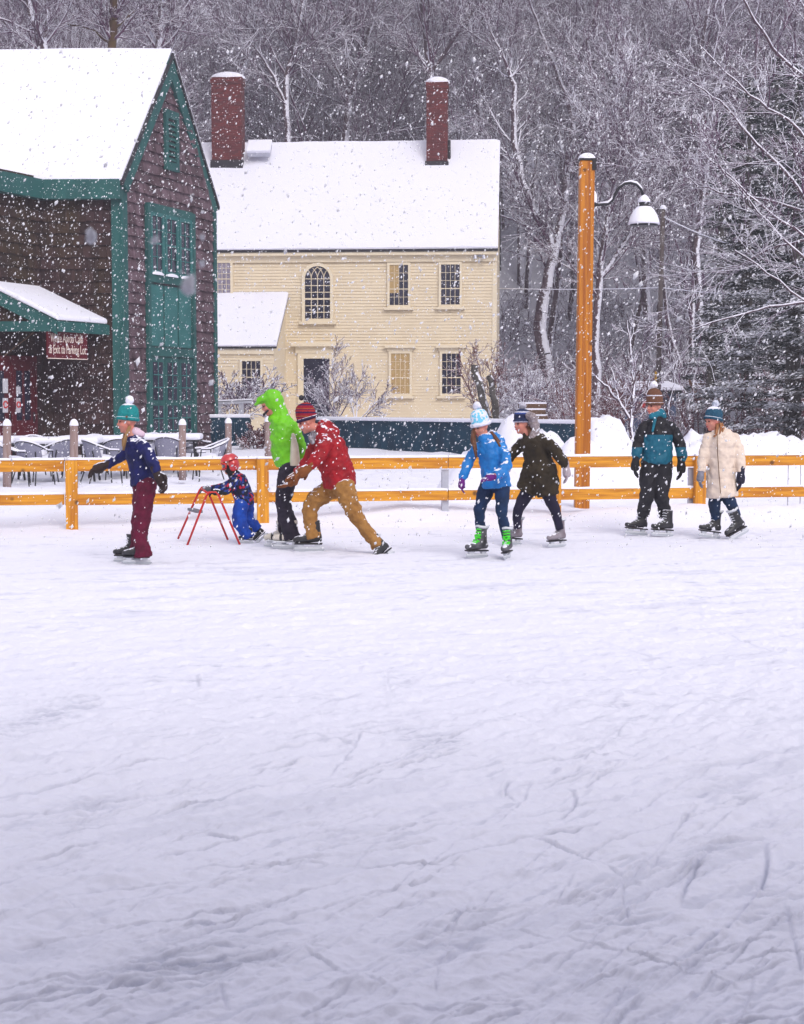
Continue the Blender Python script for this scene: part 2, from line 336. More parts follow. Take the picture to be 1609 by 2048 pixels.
        xs_, ys_ = X[lo:hi, c0:c1], Y[lo:hi, c0:c1]
        d = np.hypot(xs_ - cx, ys_ - cy) - abs(Rr)
        an = (np.arctan2(ys_ - cy, xs_ - cx) - a0) * s; an = np.mod(an + math.pi, 2 * math.pi) - math.pi
        tt = an / da; m = (np.abs(d) < w * 5) & (tt > -.02) & (tt < 1.02)
        if not m.any(): continue
        tp = np.clip(np.minimum(tt[m], 1 - tt[m]) * 6, 0, 1); br = np.clip(.6 + 2 * fbm(xs_[m] * 5, ys_[m] * 5, 19, 2), .0, 1)
        g = np.exp(-(d[m] / w) ** 2); lip = np.exp(-((d[m] - w * 2.2) / (w * 1.3)) ** 2)
        Zs = Z[lo:hi, c0:c1]; Zs[m] += tp * (-dep * g * (.2 + .8 * br) + dep * .8 * lip * br)
        Bs = bare[lo:hi, c0:c1]; Bs[m] = np.maximum(Bs[m], tp * g * .75 * br * (dep / .012))
    Z *= np.clip(1.4 - Y / 20, .45, 1)
    ew = np.clip((1 - np.abs(t))[None] * 9, 0, 1) * np.clip((ys - 3.3) * 4, 0, 1)[:, None]; Z = Z * ew - .11 * (1 - ew)
    V = np.stack([X, Y, Z], -1).reshape(-1, 3); i = (np.arange(ny - 1)[:, None] * nx + np.arange(nx - 1)[None]).ravel()
    o = npmesh('ice_rink', V, np.stack([i, i + 1, i + nx + 1, i + nx], -1), None, smooth=True); tag(o, kind='structure')
    at = o.data.attributes.new('bare', 'FLOAT', 'POINT'); at.data.foreach_set('value', bare.ravel().astype(np.float32))
    m = mat('scuffed_rink_snow', SNOW, .75, bump=.45, bscale=24, spec=.25); N = m.node_tree.nodes; L = m.node_tree.links; b = N['Principled BSDF']
    an = N.new('ShaderNodeAttribute'); an.attribute_name = 'bare'
    mi = N.new('ShaderNodeMixRGB'); mi.inputs[1].default_value = (*SNOW, 1); mi.inputs[2].default_value = (.40, .42, .53, 1); L.new(an.outputs['Fac'], mi.inputs[0]); L.new(mi.outputs[0], b.inputs['Base Color'])
    mr = N.new('ShaderNodeMapRange'); mr.inputs[3].default_value = .75; mr.inputs[4].default_value = .35; L.new(an.outputs['Fac'], mr.inputs[0]); L.new(mr.outputs[0], b.inputs['Roughness'])
    o.data.materials.append(m)
rink()
WALL = Fr((0, 0, 0), (1, 0, 0), (0, 1, 0))
# ---------------------------------------------------------------- windows
def window(fr, a0, a1, z0, z1, cols, rows, parent, trim, glass, n=0.0, tw=.09, bar=.017, sill=True, midbar=True, cap=False, blind=None, name='window'):
    lo, hi = min(a0, a1), max(a0, a1)
    g = MB(); g.box(fr, lo, hi, z0, z1, n + .012, n + .034); w = g.build(name, glass, parent)
    f = MB()
    f.box(fr, lo - tw, lo, z0 - tw, z1 + tw, n, n + .075); f.box(fr, hi, hi + tw, z0 - tw, z1 + tw, n, n + .075)
    f.box(fr, lo, hi, z1, z1 + tw, n, n + .073); f.box(fr, lo, hi, z0 - tw, z0, n, n + .073)
    for k in range(1, cols):
        a = lo + (hi - lo) * k / cols; f.box(fr, a - bar / 2, a + bar / 2, z0, z1, n + .03, n + .052)
    for k in range(1, rows):
        z = z0 + (z1 - z0) * k / rows; b = bar * (1.5 if midbar and k == rows // 2 else .5); f.box(fr, lo, hi, z - b / 2 - .003, z + b / 2 + .003, n + .03, n + .056)
    f.build('frame', trim, w)
    if sill: s = MB(); s.box(fr, lo - tw * 2.2, hi + tw * 2.2, z0 - tw - .09, z0 - tw, n, n + .14); s.build('sill', trim, w)
    if cap:
        s = MB(); s.box(fr, lo - tw * 2.6, hi + tw * 2.6, z1 + tw + .12, z1 + tw + .22, n, n + .2); s.box(fr, lo - tw * 1.6, hi + tw * 1.6, z1 + tw, z1 + tw + .12, n, n + .07); s.build('cornice', trim, w)
    if blind: s = MB(); s.box(fr, lo + (hi - lo) * blind[0], lo + (hi - lo) * blind[1], z0 + (z1 - z0) * blind[2], z1, n + .0345, n + .0375); s.build('blind', M[blind[3]], w)
    return w
WALL2 = Fr((0, -1.8, 0), (-1, 0, 0), (0, 1, 0))
# unseen lodge added behind the camera to shade the near end of the rink
pv = empty('unseen_shade_lodge', (0, -3, 0), 'unseen shingled lodge added behind the camera to shade the near rink', 'unseen shade lodge')
m_ = MB(); m_.box(WALL, -16, 16, -.4, 8.2, -10, -1.8); m_.build('wall', M['shingle_dark'], pv)
m_ = MB(); m_.slab([(-16.5, -1.4, 8.0), (16.5, -1.4, 8.0), (16.5, -5.9, 11), (-16.5, -5.9, 11)], (0, 0, .25)); m_.slab([(-16.5, -10.5, 8.0), (-16.5, -5.9, 11), (16.5, -5.9, 11), (16.5, -10.5, 8.0)], (0, 0, .25)); m_.build('roof', M['snow_smooth'], pv)
for x_ in (-9, -5, -1.5, 2, 5.5, 9): window(WALL2, x_, x_ + 1.2, 3.6, 5.2, 3, 4, pv, M['teal'], M['glass'], n=0)

# ---------------------------------------------------------------- cream clapboard house
HO = Vector(((992 - CX) / FPX * 62, 62, 0)); HU = Vector((-.9974, .072, 0)); HN = Vector((-.072, -.9974, 0))
HF = Fr(HO, HU, HN)
house = empty('clapboard_house', HO, 'long cream clapboard house with snowy roof and two tall brick chimneys', 'house')
ev = HF.hit(998, 503)[1]; Zb = .1; HL = 17.0
def clap(fr, a0, a1, z0, z1, m, parent, n=0.0, ex=.115, name='wall', holes=()):
    b = MB(); z = z0
    while z < z1:
        t = min(z + ex, z1); P = fr.pt
        b.add([P(a0, z, n - .05), P(a1, z, n - .05), P(a1, z, n + .027), P(a0, z, n + .027), P(a0, t, n - .05), P(a1, t, n - .05), P(a1, t, n), P(a0, t, n)],
              [(0, 3, 2, 1), (4, 5, 6, 7), (2, 3, 7, 6), (1, 2, 6, 5), (3, 0, 4, 7)]); z = t
    return b.build(name, m, parent)
clap(HF, 0.15, HL, Zb, ev - .35, M['clap'], house)
b = MB(); b.box(HF, 0, HL, Zb, ev, -9, -.055); bm = b
apex = HF.hit(1001, 282, -4.5)[1]
bm.add([HF.pt(0, ev, -.055), HF.pt(0, ev, -9), HF.pt(0, apex - .35, -4.5), HF.pt(HL, ev, -.055), HF.pt(HL, ev, -9), HF.pt(HL, apex - .35, -4.5)], [(0, 1, 2), (3, 5, 4), (0, 2, 5, 3), (1, 4, 5, 2)])
bm.build('rear_wall', M['creamtrim'], house)
b = MB(); b.box(HF, -.02, .15, Zb, ev - .35, -.06, .04); b.build('corner_board', M['creamtrim'], house)
b = MB(); b.box(HF, -.02, HL, ev - .36, ev - .02, -.05, .09); b.box(HF, -.02, HL, ev - .12, ev - .0, -.05, .28); b.build('cornice', M['creamtrim'], house)
# roof with its thick snow
E0 = HF.pt(-.06, ev, .32); R0 = HF.pt(-.06, apex - .22, -4.5); E1 = HF.pt(HL, ev, .32); R1 = HF.pt(HL, apex - .22, -4.5); B0 = HF.pt(-.06, ev, -9.3); B1 = HF.pt(HL, ev, -9.3)
up = Vector((0, 0, 1))
b = MB(); b.slab([E0, R0, R1, E1], (0, 0, .09)); b.slab([R0, B0, B1, R1], (0, 0, .09)); roof = b.build('roof', M['dark'], house)
def snowsheet(pts, th, name, parent, lift=.092, nx=90, ny=14, seed=1, ovh=.05, s0=.55, s1=.55):
    a, b_, c, d = [Vector(p) for p in pts]; V = []; F = []; Le = (d - a).length    # a,d eave; b_,c ridge
    for j in range(ny + 1):
        for i in range(nx + 1):
            u = i / nx; v = (j / ny) ** 1.6; P = (a * (1 - u) + d * u) * (1 - v) + (b_ * (1 - u) + c * u) * v
            nz_ = float(fbm(np.array(P.x * .8), np.array(P.z * .8), 4, 3)); n2 = float(fbm(np.array(P.x * 2.5), np.array(3.3), 8, 3))
            ed = min(1, j / 2.0) ** .5 * (s0 if i == 0 else s1 if i == nx else 1); h = th * (.45 + .55 * ed) * (1 + .5 * nz_)
            if j == 0: P = P + (a - b_).normalized() * ovh * (1 + 2.2 * n2)
            V.append(P + up * (lift + h))
    n1 = nx + 1
    F = [(j * n1 + i, j * n1 + i + 1, (j + 1) * n1 + i + 1, (j + 1) * n1 + i) for j in range(ny) for i in range(nx)]
    loop = [i for i in range(nx + 1)] + [j * n1 + nx for j in range(1, ny + 1)] + [ny * n1 + i for i in range(nx - 1, -1, -1)] + [j * n1 for j in range(ny - 1, 0, -1)]
    V += [V[q].copy() for q in loop]; base = len(V); tb = base - len(loop)
    for q in loop:
        j, i = divmod(q, n1); u = i / nx; v = (j / ny) ** 1.6; P = (a * (1 - u) + d * u) * (1 - v) + (b_ * (1 - u) + c * u) * v; V.append(P + up * (lift + .002))
    m = len(loop); F += [(tb + k, base + k, base + (k + 1) % m, tb + (k + 1) % m) for k in range(m)]
    b2 = MB(); b2.add(V, F); o = b2.build(name, M['snow_smooth'], parent, True); return o
g_ = (R0 - E0); 
snowsheet([E0 + HN * .03, R0, R1, E1 + HN * .03], .2, 'snow_layer', roof); snowsheet([R0, B0, B1, R1], .2, 'snow_layer', roof)
def chimney(px0, px1, pyt, pyb, off, parent, deep):
    a0, zt = HF.hit(px1, pyt, off); a1, _ = HF.hit(px0, pyt, off); zb = HF.hit(px0, pyb, off)[1]
    c = MB(); c.box(HF, a0 + .03, a1 - .03, zb - 1.5, zt - .25, off - deep, off); c.box(HF, a0, a1, zt - .25, zt, off - deep - .03, off + .03)
    ch = c.build('chimney', M['brick'], parent)
    f = MB(); f.box(HF, a0 - .02, a1 + .02, zb - .6, zb + .12, off - deep - .06, off + .05); f.build('flashing', M['dark'], ch)
    s = MB(); cx_ = (a0 + a1) / 2; w = (a1 - a0) / 2
    s.ell(HF.pt(cx_, zt + .01, off - deep / 2), HU * w * 1.12, HN * deep * .56, up * .26, 20, 12, 0, .52); s.build('snow_cap', M['snow_smooth'], ch, True)
    return ch
chimney(421, 484, 153, 326, -3.3, roof, .8); chimney(852, 897, 163, 328, -3.3, roof, .8)
a, z = HF.hit(520, 300, -3.55); b = MB(); sd = (R0 - E0).normalized(); nn = HU.cross(sd).normalized()
if nn.z < 0: nn = -nn
cpt = HF.pt(a, z, -3.55); b.beam(cpt - sd * .35 + nn * .06, cpt + sd * .35 + nn * .06, HU * .45, nn * .12); sk = b.build('skylight', M['galv'], roof)
b = MB(); b.beam(cpt - sd * .39 + nn * .20, cpt + sd * .37 + nn * .20, HU * .48, nn * .06); b.build('snow_cap', M['snow_smooth'], sk, bevel=.03)
a, z = HF.hit(899, 318, -3.6); b = MB(); b.tube([HF.pt(a, z - .4, -3.6), HF.pt(a, HF.hit(899, 280, -3.6)[1], -3.6)], .06, 10); b.build('vent_pipe', M['dark'], roof)
def hw(px0, px1, py0, py1, c, r, **k):
    a1, z1 = HF.hit(px0, py0); a0, z0 = HF.hit(px1, py1); return window(HF, a0, a1, z0, z1, c, r, house, M['creamtrim'], M['glass'], n=.024, **k)
hw(780, 817, 530, 610, 4, 5, blind=(.5, 1, 0.3, 'blind')); hw(883, 920, 529, 609, 4, 5)
hw(783, 820, 707, 787, 4, 5, cap=True, blind=(0, 1, 0, 'blind')); hw(885, 922, 707, 787, 4, 5, cap=True)
w_ = hw(428, 462, 526, 590, 4, 6, blind=(0, 1, 0, 'curtain'))
# door
a1, z1 = HF.hit(608, 717); a0, _ = HF.hit(660, 717); b = MB(); b.box(HF, a0, a1, .3, z1, .03, .07); dr = b.build('door', M['glass'], house)
b = MB(); b.box(HF, a0 - .22, a0, .3, z1 + .2, .024, .12); b.box(HF, a1, a1 + .22, .3, z1 + .2, .024, .12); b.box(HF, a0, a1, z1, z1 + .2, .024, .118); b.box(HF, a0 - .45, a1 + .45, z1 + .45, z1 + .6, .024, .32); b.box(HF, a0 - .3, a1 + .3, z1 + .2, z1 + .45, .024, .14); b.build('frame', M['creamtrim'], dr)
# arched window
a1, z0 = HF.hit(611, 638); a0, zt = HF.hit(661, 532); rad = (a1 - a0) / 2; ca = (a0 + a1) / 2; zs = zt - rad
def arch_pts(r, zb, n, ns=20): return [HF.pt(ca - r, zb, n)] + [HF.pt(ca - r * math.cos(math.pi * k / ns), zs + r * math.sin(math.pi * k / ns), n) for k in range(ns + 1)] + [HF.pt(ca + r, zb, n)]
b = MB(); b.slab(arch_pts(rad, z0, .036), HN * .02); aw = b.build('arched_window', M['glass'], house)
f = MB()
for k in range(20):
    t0, t1 = math.pi * k / 20, math.pi * (k + 1) / 20
    q = lambda r, t, n: HF.pt(ca - r * math.cos(t), zs + r * math.sin(t), n)
    f.hexa([q(rad, t0, .02), q(rad + .12, t0, .02), q(rad + .12, t0, .11), q(rad, t0, .11), q(rad, t1, .02), q(rad + .12, t1, .02), q(rad + .12, t1, .11), q(rad, t1, .11)])
f.box(HF, a0 - .12, a0, z0 - .1, zs, .02, .11); f.box(HF, a1, a1 + .12, z0 - .1, zs, .02, .11); f.box(HF, a0, a1, z0 - .1, z0, .02, .108)
for k in (1, 2, 3): f.box(HF, a0 + (a1 - a0) * k / 4 - .013, a0 + (a1 - a0) * k / 4 + .013, z0, zs, .05, .075)
for k in range(0, 7): z = z0 + (zs - z0) * k / 6; f.box(HF, a0, a1, z - (.03 if k == 3 else .013), z + (.03 if k == 3 else .013), .05, .079)
def in_arch(a, z): return (a - ca) ** 2 + (z - zs) ** 2 < (rad * .99) ** 2
for k in range(4):                                # gothic interlacing bars
    for sg in (-1, 1):
        x0 = a0 + (a1 - a0) * (k + (0 if sg > 0 else 1)) / 4; pts = []
        Rr = rad * 1.0
        for j in range(15):
            t = R(90) * j / 14; aa = x0 + sg * (Rr - Rr * math.cos(t)); zz = zs + Rr * math.sin(t) * 1.05
            if in_arch(aa, zz): pts.append(HF.pt(aa, zz, .065))
        if len(pts) > 2: f.tube(pts, .014, 4)
f.build('frame', M['creamtrim'], aw)
s = MB(); s.box(HF, a0 - .22, a1 + .22, z0 - .2, z0 - .1, .02, .18); s.build('sill', M['creamtrim'], aw)
# lean-to at the left
LZt = HF.hit(562, 603)[1]; LF_ = Fr(HO + HN * 3.0, HU, HN); la = LF_.hit(548, 697)[0]; lz = LF_.hit(548, 697)[1]
ext = MB(); P = LF_.pt
ext.add([P(la, Zb, -.03), P(la, Zb, -3.05), P(la, LZt, -3.05), P(la, lz, -.03), P(HL, Zb, -.03), P(HL, Zb, -3.05), P(HL, LZt, -3.05), P(HL, lz, -.03)], [(0, 1, 2, 3), (4, 7, 6, 5), (0, 3, 7, 4), (1, 5, 6, 2), (2, 6, 7, 3)])
ex = ext.build('porch_wing', M['creamtrim'], house)
clap(LF_, la, HL, Zb, lz - .2, M['clap'], ex)
b = MB(); b.box(LF_, la - .02, HL, lz - .2, lz, -.03, .08); b.build('cornice', M['creamtrim'], ex)
pts = [P(la - .12, lz, .15), P(la - .12, LZt + .12, -2.98), P(HL, LZt + .12, -2.98), P(HL, lz, .15)]
b = MB(); b.slab(pts, up * .07); r_ = b.build('roof', M['dark'], ex); snowsheet(pts, .17, 'snow_layer', ex, lift=.072, seed=5)
a1, z1 = LF_.hit(485, 722); a0, z0 = LF_.hit(522, 787); window(LF_, a0, a1, z0, z1, 4, 4, ex, M['creamtrim'], M['glass'], n=.024)
# wall lamp under the cornice
a, z = HF.hit(960, 513); b = MB(); b.box(HF, a - .06, a + .06, z - .02, z + .1, .02, .16)
for s_ in (-1, 1):
    b.tube([HF.pt(a, z + .04, .16), HF.pt(a + s_ * .14, z + .02, .26)], .02, 6); b.lathe(HF.pt(a + s_ * .16, z - .10, .28), [(.085, 0), (.05, .11), (.03, .15)], 10)
b.build('flood_lamp', M['galv'], house)

# ---------------------------------------------------------------- shingled barn
A = Vector(((245 - CX) / FPX * 42, 42, 0)); Bc = Vector(((432 - CX) / FPX * 47.4, 47.4, 0))
gu = (Bc - A); GW = gu.length; gu = gu.normalized(); gn = Vector((gu.y, -gu.x, 0)); GF = Fr(A, gu, gn)
barn = empty('shingled_barn', A, 'tall weathered shingle barn with teal trim and a snow loaded roof', 'barn')
gzb = .15; ez = GF.hit(245, 378)[1]; apx = GF.hit(348, 118); 
lu = Vector((-1, .05, 0)).normalized(); ln = Vector((-.05, -1, 0)).normalized(); LF = Fr(A, lu, ln)
LL = LF.hit(78, 400)[0]; Bp = LF.pt(LL, 0); wu = Vector((-.405, -.914, 0)).normalized(); wn_ = Vector((.914, -.405, 0)).normalized(); WF = Fr(Bp, wu, wn_)
rg = random.Random(4)
def shingles(fr, z0, z1, ex, left, right, m, parent, name='wall', wlo=.10, whi=.21):
    b = MB(); z = z0; P = fr.pt; k = 0
    while z < z1:
        t = min(z + ex, z1); zm = t
        a = left(zm) - rg.random() * .1; e = right(zm); sag = 0
        while a < e:
            w = rg.uniform(wlo, whi); a2 = min(a + w, e); a_ = max(a, left(zm))
            if a2 > a_ + .01:
                th = .055 + rg.random() * .02; dz = rg.uniform(-.014, .014)
                b.add([P(a_ + .004, z + dz, 0), P(a2 - .004, z + dz, 0), P(a2 - .004, z + dz + rg.uniform(-.006, .006), th), P(a_ + .004, z + dz, th), P(a_ + .004, t + .03, 0.004), P(a2 - .004, t + .03, 0.004)],
                      [(0, 3, 2, 1), (3, 4, 5, 2), (0, 4, 3), (1, 2, 5)])
            a = a2
        z = t
    return b.build(name, m, parent)
GL = lambda z: 0 if z < ez else (z - ez) / (apx[1] - ez) * apx[0]
GR_ = lambda z: GW if z < ez else GW - (z - ez) / (apx[1] - ez) * (GW - apx[0])
b = MB(); P = GF.pt
b.add([P(0, 0, -.01), P(GW, 0, -.01), P(GW, ez, -.01), P(apx[0], apx[1], -.01), P(0, ez, -.01), P(0, 0, -9), P(GW, 0, -9), P(GW, ez, -9), P(apx[0], apx[1], -9), P(0, ez, -9)], [(0, 1, 2, 3, 4), (9, 8, 7, 6, 5), (1, 6, 7, 2), (2, 7, 8, 3), (3, 8, 9, 4)])
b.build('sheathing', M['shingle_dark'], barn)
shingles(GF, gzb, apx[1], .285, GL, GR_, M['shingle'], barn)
ltop = LF.hit(160, 400)[1]
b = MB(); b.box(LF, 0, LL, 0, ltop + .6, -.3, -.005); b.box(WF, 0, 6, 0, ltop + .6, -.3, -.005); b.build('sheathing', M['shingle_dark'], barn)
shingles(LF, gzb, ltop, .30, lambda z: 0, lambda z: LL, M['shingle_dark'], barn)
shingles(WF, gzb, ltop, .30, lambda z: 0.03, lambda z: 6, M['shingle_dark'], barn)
# trim
b = MB(); b.box(LF, -.10, .20, gzb, ltop, .0, .075); b.box(GF, -.08, .27, gzb, ez + .15, .0, .078); b.build('corner_board', M['teal'], barn)
b = MB(); b.box(GF, GW - .16, GW + .03, gzb, ez - .0, 0, .07); b.build('corner_board', M['teal'], barn)
et = LF.hit(160, 361)[1]
b = MB(); b.box(LF, -.08, LL - .05, ltop, et, .0, .30); b.box(WF, .10, 6, ltop, et, 0, .30); b.box(LF, LL - .3, LL + .1, ltop + .003, et - .003, -.1, .27); b.build('eave_board', M['teal'], barn)
pR0 = W(348, 105, 44.55); pE0 = W(247, 360, 41.75); pT0 = W(440, 412, 47.9)
R1_ = W(-160, 110, 45.0)
_pn = (pR0 - pE0).cross(R1_ - pE0).normalized()
def onroof(px, py): d = ray(px, py); return CO + d * ((pE0 - CO).dot(_pn) / d.dot(_pn))
pE1 = onroof(77, 361); Rm = onroof(150, 107); E3 = onroof(-130, 318); T1 = pT0 + Vector((-9, 2.8, 0))
def rake(p, q, w, th, name):
    d = (q - p).normalized(); c = d.cross(gn).normalized(); c = c if c.z < 0 else -c
    b = MB(); b.beam(p + c * w / 2, q + c * w / 2, c * w / 2, gn * th); return b.build(name, M['teal'], barn)
rake(pE0 - gn * .09, pR0 - gn * .09, .42, .05, 'rake_board'); rake(pT0 - gn * .09 - up * .02, pR0 - gn * .09 - up * .02, .46, .052, 'rake_board')
b = MB(); th = -up * .12
for q_ in ([pE0, pR0, Rm, pE1], [pE1, Rm, R1_, E3], [pR0, pT0, T1, Rm], [Rm, T1, T1 + Vector((-6, .3, 0)), R1_]): b.slab(q_, th)
rf = b.build('roof', M['dark'], barn)
snowsheet([pE0 - gn * .06, pR0 - gn * .06, Rm, pE1], .13, 'snow_layer', rf, lift=.003, seed=8, ovh=.03, s1=1); snowsheet([pE1, Rm, R1_, E3], .13, 'snow_layer', rf, lift=.003, seed=9, ovh=.03, s0=1)
b = MB(); b.slab([p + up * .003 for p in [pR0, pT0, T1, Rm]], up * .03); b.build('snow_layer', M['snow_smooth'], rf)
# louvred vent
def gh(px, py, n=0): return GF.hit(px, py, n)
a0, z1 = gh(330, 226, .08); a1, _ = gh(354, 236, .08); z0 = gh(342, 332, .08)[1]
b = MB(); b.box(GF, a0 + .05, a1 - .05, z0 + .05, z1 - .05, .05, .06); vt = b.build('gable_vent', M['dark'], barn)
b = MB(); b.box(GF, a0 - .04, a0 + .12, z0 - .12, z1 + .12, .05, .13); b.box(GF, a1 - .12, a1 + .04, z0 - .12, z1 + .12, .05, .13); b.box(GF, a0 + .12, a1 - .12, z1 - .1, z1 + .12, .05, .128); b.box(GF, a0 + .12, a1 - .12, z0 - .12, z0 + .1, .05, .128); b.build('frame', M['teal'], vt)
b = MB(); k = z0 + .15
while k < z1 - .12: b.add([GF.pt(a0 + .1, k, .12), GF.pt(a1 - .1, k, .12), GF.pt(a1 - .1, k + .09, .065), GF.pt(a0 + .1, k + .09, .065), GF.pt(a0 + .1, k - .02, .12), GF.pt(a1 - .1, k - .02, .12)], [(0, 1, 2, 3), (0, 4, 5, 1)]); k += .135
b.build('louvre', M['teal'], vt)
# tall glazed bay: upper lights, painted panels, glazed doors
a0 = gh(294, 600, .08)[0]; a1 = gh(388, 600, .08)[0]; ztop = gh(294, 405, .08)[1]; zup = gh(294, 545, .08)[1]; zpan = gh(294, 700, .08)[1]
b = MB(); b.box(GF, a0, a1, gzb, ztop, .045, .06); bay = b.build('glazed_bay', M['teal'], barn)
b = MB(); b.box(GF, a0 - .02, a0 + .14, gzb, ztop, .045, .14); b.box(GF, a1 - .14, a1 + .02, gzb, ztop, .045, .14)
for z_ in (ztop - .2, zup - .22, zpan - .14): b.box(GF, a0 + .14, a1 - .14, z_, z_ + .22, .045, .138)
b.build('frame', M['teal'], bay)
i0, i1 = a0 + .14, a1 - .14; cw = (i1 - i0) / 3
for k in range(3):
    l, r = i0 + cw * k, i0 + cw * (k + 1)
    w_ = window(GF, l + .13, r - .13, zup + .10, ztop - .3, 2, 4, bay, M['teal_light'], M['glass'], n=.061, tw=.10, sill=False, midbar=True, bar=.03)
    s = MB(); s.ell(GF.pt((l + r) / 2, zup + .0, .13), gu * cw * .42, gn * .05, up * .07, 12, 6, 0, .6); s.build('snow_cap', M['snow_smooth'], w_, True)
    p_ = MB(); p_.box(GF, l + .05, r - .05, zpan + .12, zup - .28, .06, .085); p_.build('panel', M['teal_light'], bay, bevel=.01)
    d_ = MB(); d_.box(GF, l + .02, r - .02, gzb, zpan - .16, .06, .09); d_ = d_.build('door', M['teal'], bay)
    for (zz0, zz1) in ((gzb + .35, gzb + 1.35), (gzb + 1.5, zpan - .3)):
        g = MB(); g.box(GF, l + .15, r - .15, zz0, zz1, .0905, .099); g = g.build('glass', M['glass'], d_)
    f = MB()
    for (zz0, zz1) in ((gzb + .35, gzb + 1.35), (gzb + 1.5, zpan - .3)):
        for t in (.5,): f.box(GF, l + .15 + (r - l - .3) * t - .015, l + .15 + (r - l - .3) * t + .015, zz0, zz1, .0995, .115)
        for t in (1 / 3, 2 / 3): z_ = zz0 + (zz1 - zz0) * t; f.box(GF, l + .15, r - .15, z_ - .015, z_ + .015, .0998, .118)
    f.build('glazing_bar', M['teal_light'], d_)
# cafe doors in the wing wall
for k, (pa, pb) in enumerate(((66, 20), (18, -50))):
    q0 = WF.hit(pa, 750, .05)[0]; q1 = WF.hit(pb, 750, .05)[0]; zt = WF.hit(pa, 722, .05)[1]
    b = MB(); b.box(WF, q0, q1, gzb, zt, .03, .09); d_ = b.build('door', M['red_door'], barn)
    b = MB(); w = q1 - q0; b.box(WF, q0 + w * .2, q0 + w * .44, gzb + 1.0, zt - .25, .0905, .098); b.box(WF, q0 + w * .56, q0 + w * .8, gzb + 1.0, zt - .25, .0905, .098); b.build('glass', M['glass'], d_)
    b = MB(); b.box(WF, q0 - .07, q0, gzb, zt + .12, .03, .12); b.box(WF, q0, q1, zt, zt + .12, .03, .119); b.build('frame', M['red_door'], d_)
    b = MB(); b.tube([WF.pt(q0 + .1, gzb + .95, .14), WF.pt(q0 + .1, gzb + 1.2, .14)], .018, 6); b.build('handle', M['dark'], d_)
for (x0, y0, x1, y1) in ((5, 757, 16, 786), (32, 773, 41, 788), (5, 796, 16, 825), (32, 796, 41, 825)):
    q1, z1 = WF.hit(x0, y0, .1); q0, z0 = WF.hit(x1, y1, .1); b = MB(); b.box(WF, q0, q1, z0, z1, .10, .104); np_ = b.build('door_notice', M['paper'], barn)
    if y0 > 790:
        b = MB(); c_ = WF.pt((q0 + q1) / 2, z0 + (z1 - z0) * .55, .108); rr = min(q1 - q0, z1 - z0) * .38
        b.tube([c_ + wu * rr * math.cos(t) + up * rr * math.sin(t) for t in np.linspace(0, 6.283, 17)], .02, 4); b.build('prohibition_ring', M['red'], np_)
# porch canopy
C1 = W(114, 641, 40.0); C2 = W(216, 649, 41.9); K2 = W(77, 581, 42.05); K1 = W(-28, 569, 40.0); C0 = W(-170, 641, 40.0); C3 = W(-60, 649, 41.9)
b = MB(); b.slab([C1, C2, K2, K1], up * -.08); b.slab([C0, K1, K2, C3], up * -.08); cn = b.build('canopy', M['teal'], barn)
snowp = [C1 + Vector((.02, -.04, 0)), C2, K2, K1 + Vector((0, -.04, 0))]
b = MB(); b.slab([p + up * .004 for p in snowp], up * .13); b.slab([p + up * .004 for p in [C0, K1, K2, C3]], up * .13); b.build('snow_layer', M['snow_smooth'], cn, bevel=.04)
b = MB(); yv = Vector((0, .05, 0))
b.beam(K1 - up * .2, C1 - up * .2, yv, up * .13); b.beam(K1 - up * .2, C0 - up * .2, yv, up * .13); b.beam(C0 + Vector((0, -.02, -.14)), C1 + Vector((0, -.02, -.14)), yv, up * .12)
e_ = (C2 - C1).normalized(); b.beam(C1 - up * .14, C2 - up * .14, Vector((.04, 0, 0)), up * .12); b.build('fascia', M['teal'], cn)
b = MB(); b.slab([K1 + Vector((0, .12, -.1)), C1 + Vector((-.1, .12, -.1)), C0 + Vector((.1, .12, -.1))], (0, .05, 0)); b.build('gable_panel', M['shingle_dark'], cn)
b = MB(); b.beam(W(-4, 722, 40.6), W(70, 662, 40.2), Vector((.05, 0, .05)), Vector((0, .06, 0))); b.build('brace', M['oldwood'], cn)
# hanging sign
S0 = W(93, 659, 39.95); S1 = W(173, 661, 41.2); S0b = W(94, 717, 39.95)
sh = S0.z - S0b.z; su = (S1 - S0); su.z = 0; sw = su.length; su = su.normalized(); sn = Vector((su.y, -su.x, 0)); SF = Fr(Vector((S0.x, S0.y, 0)), su, sn)
zb_ = S0b.z; b = MB(); b.box(SF, 0, sw, zb_, zb_ + sh, -.02, .02); sg = b.build('hanging_sign', M['sign'])
tag(sg, 'maroon board lettered White Apron Café & Exit to Parking Lot under the porch eave', 'sign')
b = MB(); 
for (p, q) in (((.0, .0), (sw, .02)), ((.0, sh - .02), (sw, sh))): b.box(SF, p[0], q[0], zb_ + p[1], zb_ + q[1], .0205, .028)
b.build('border', M['lettering'], sg)
for t in (.15, .85): b = MB(); b.tube([SF.pt(sw * t, zb_ + sh, 0), SF.pt(sw * t, zb_ + sh + .12, 0)], .012, 5); b.build('hanger', M['dark'], sg)
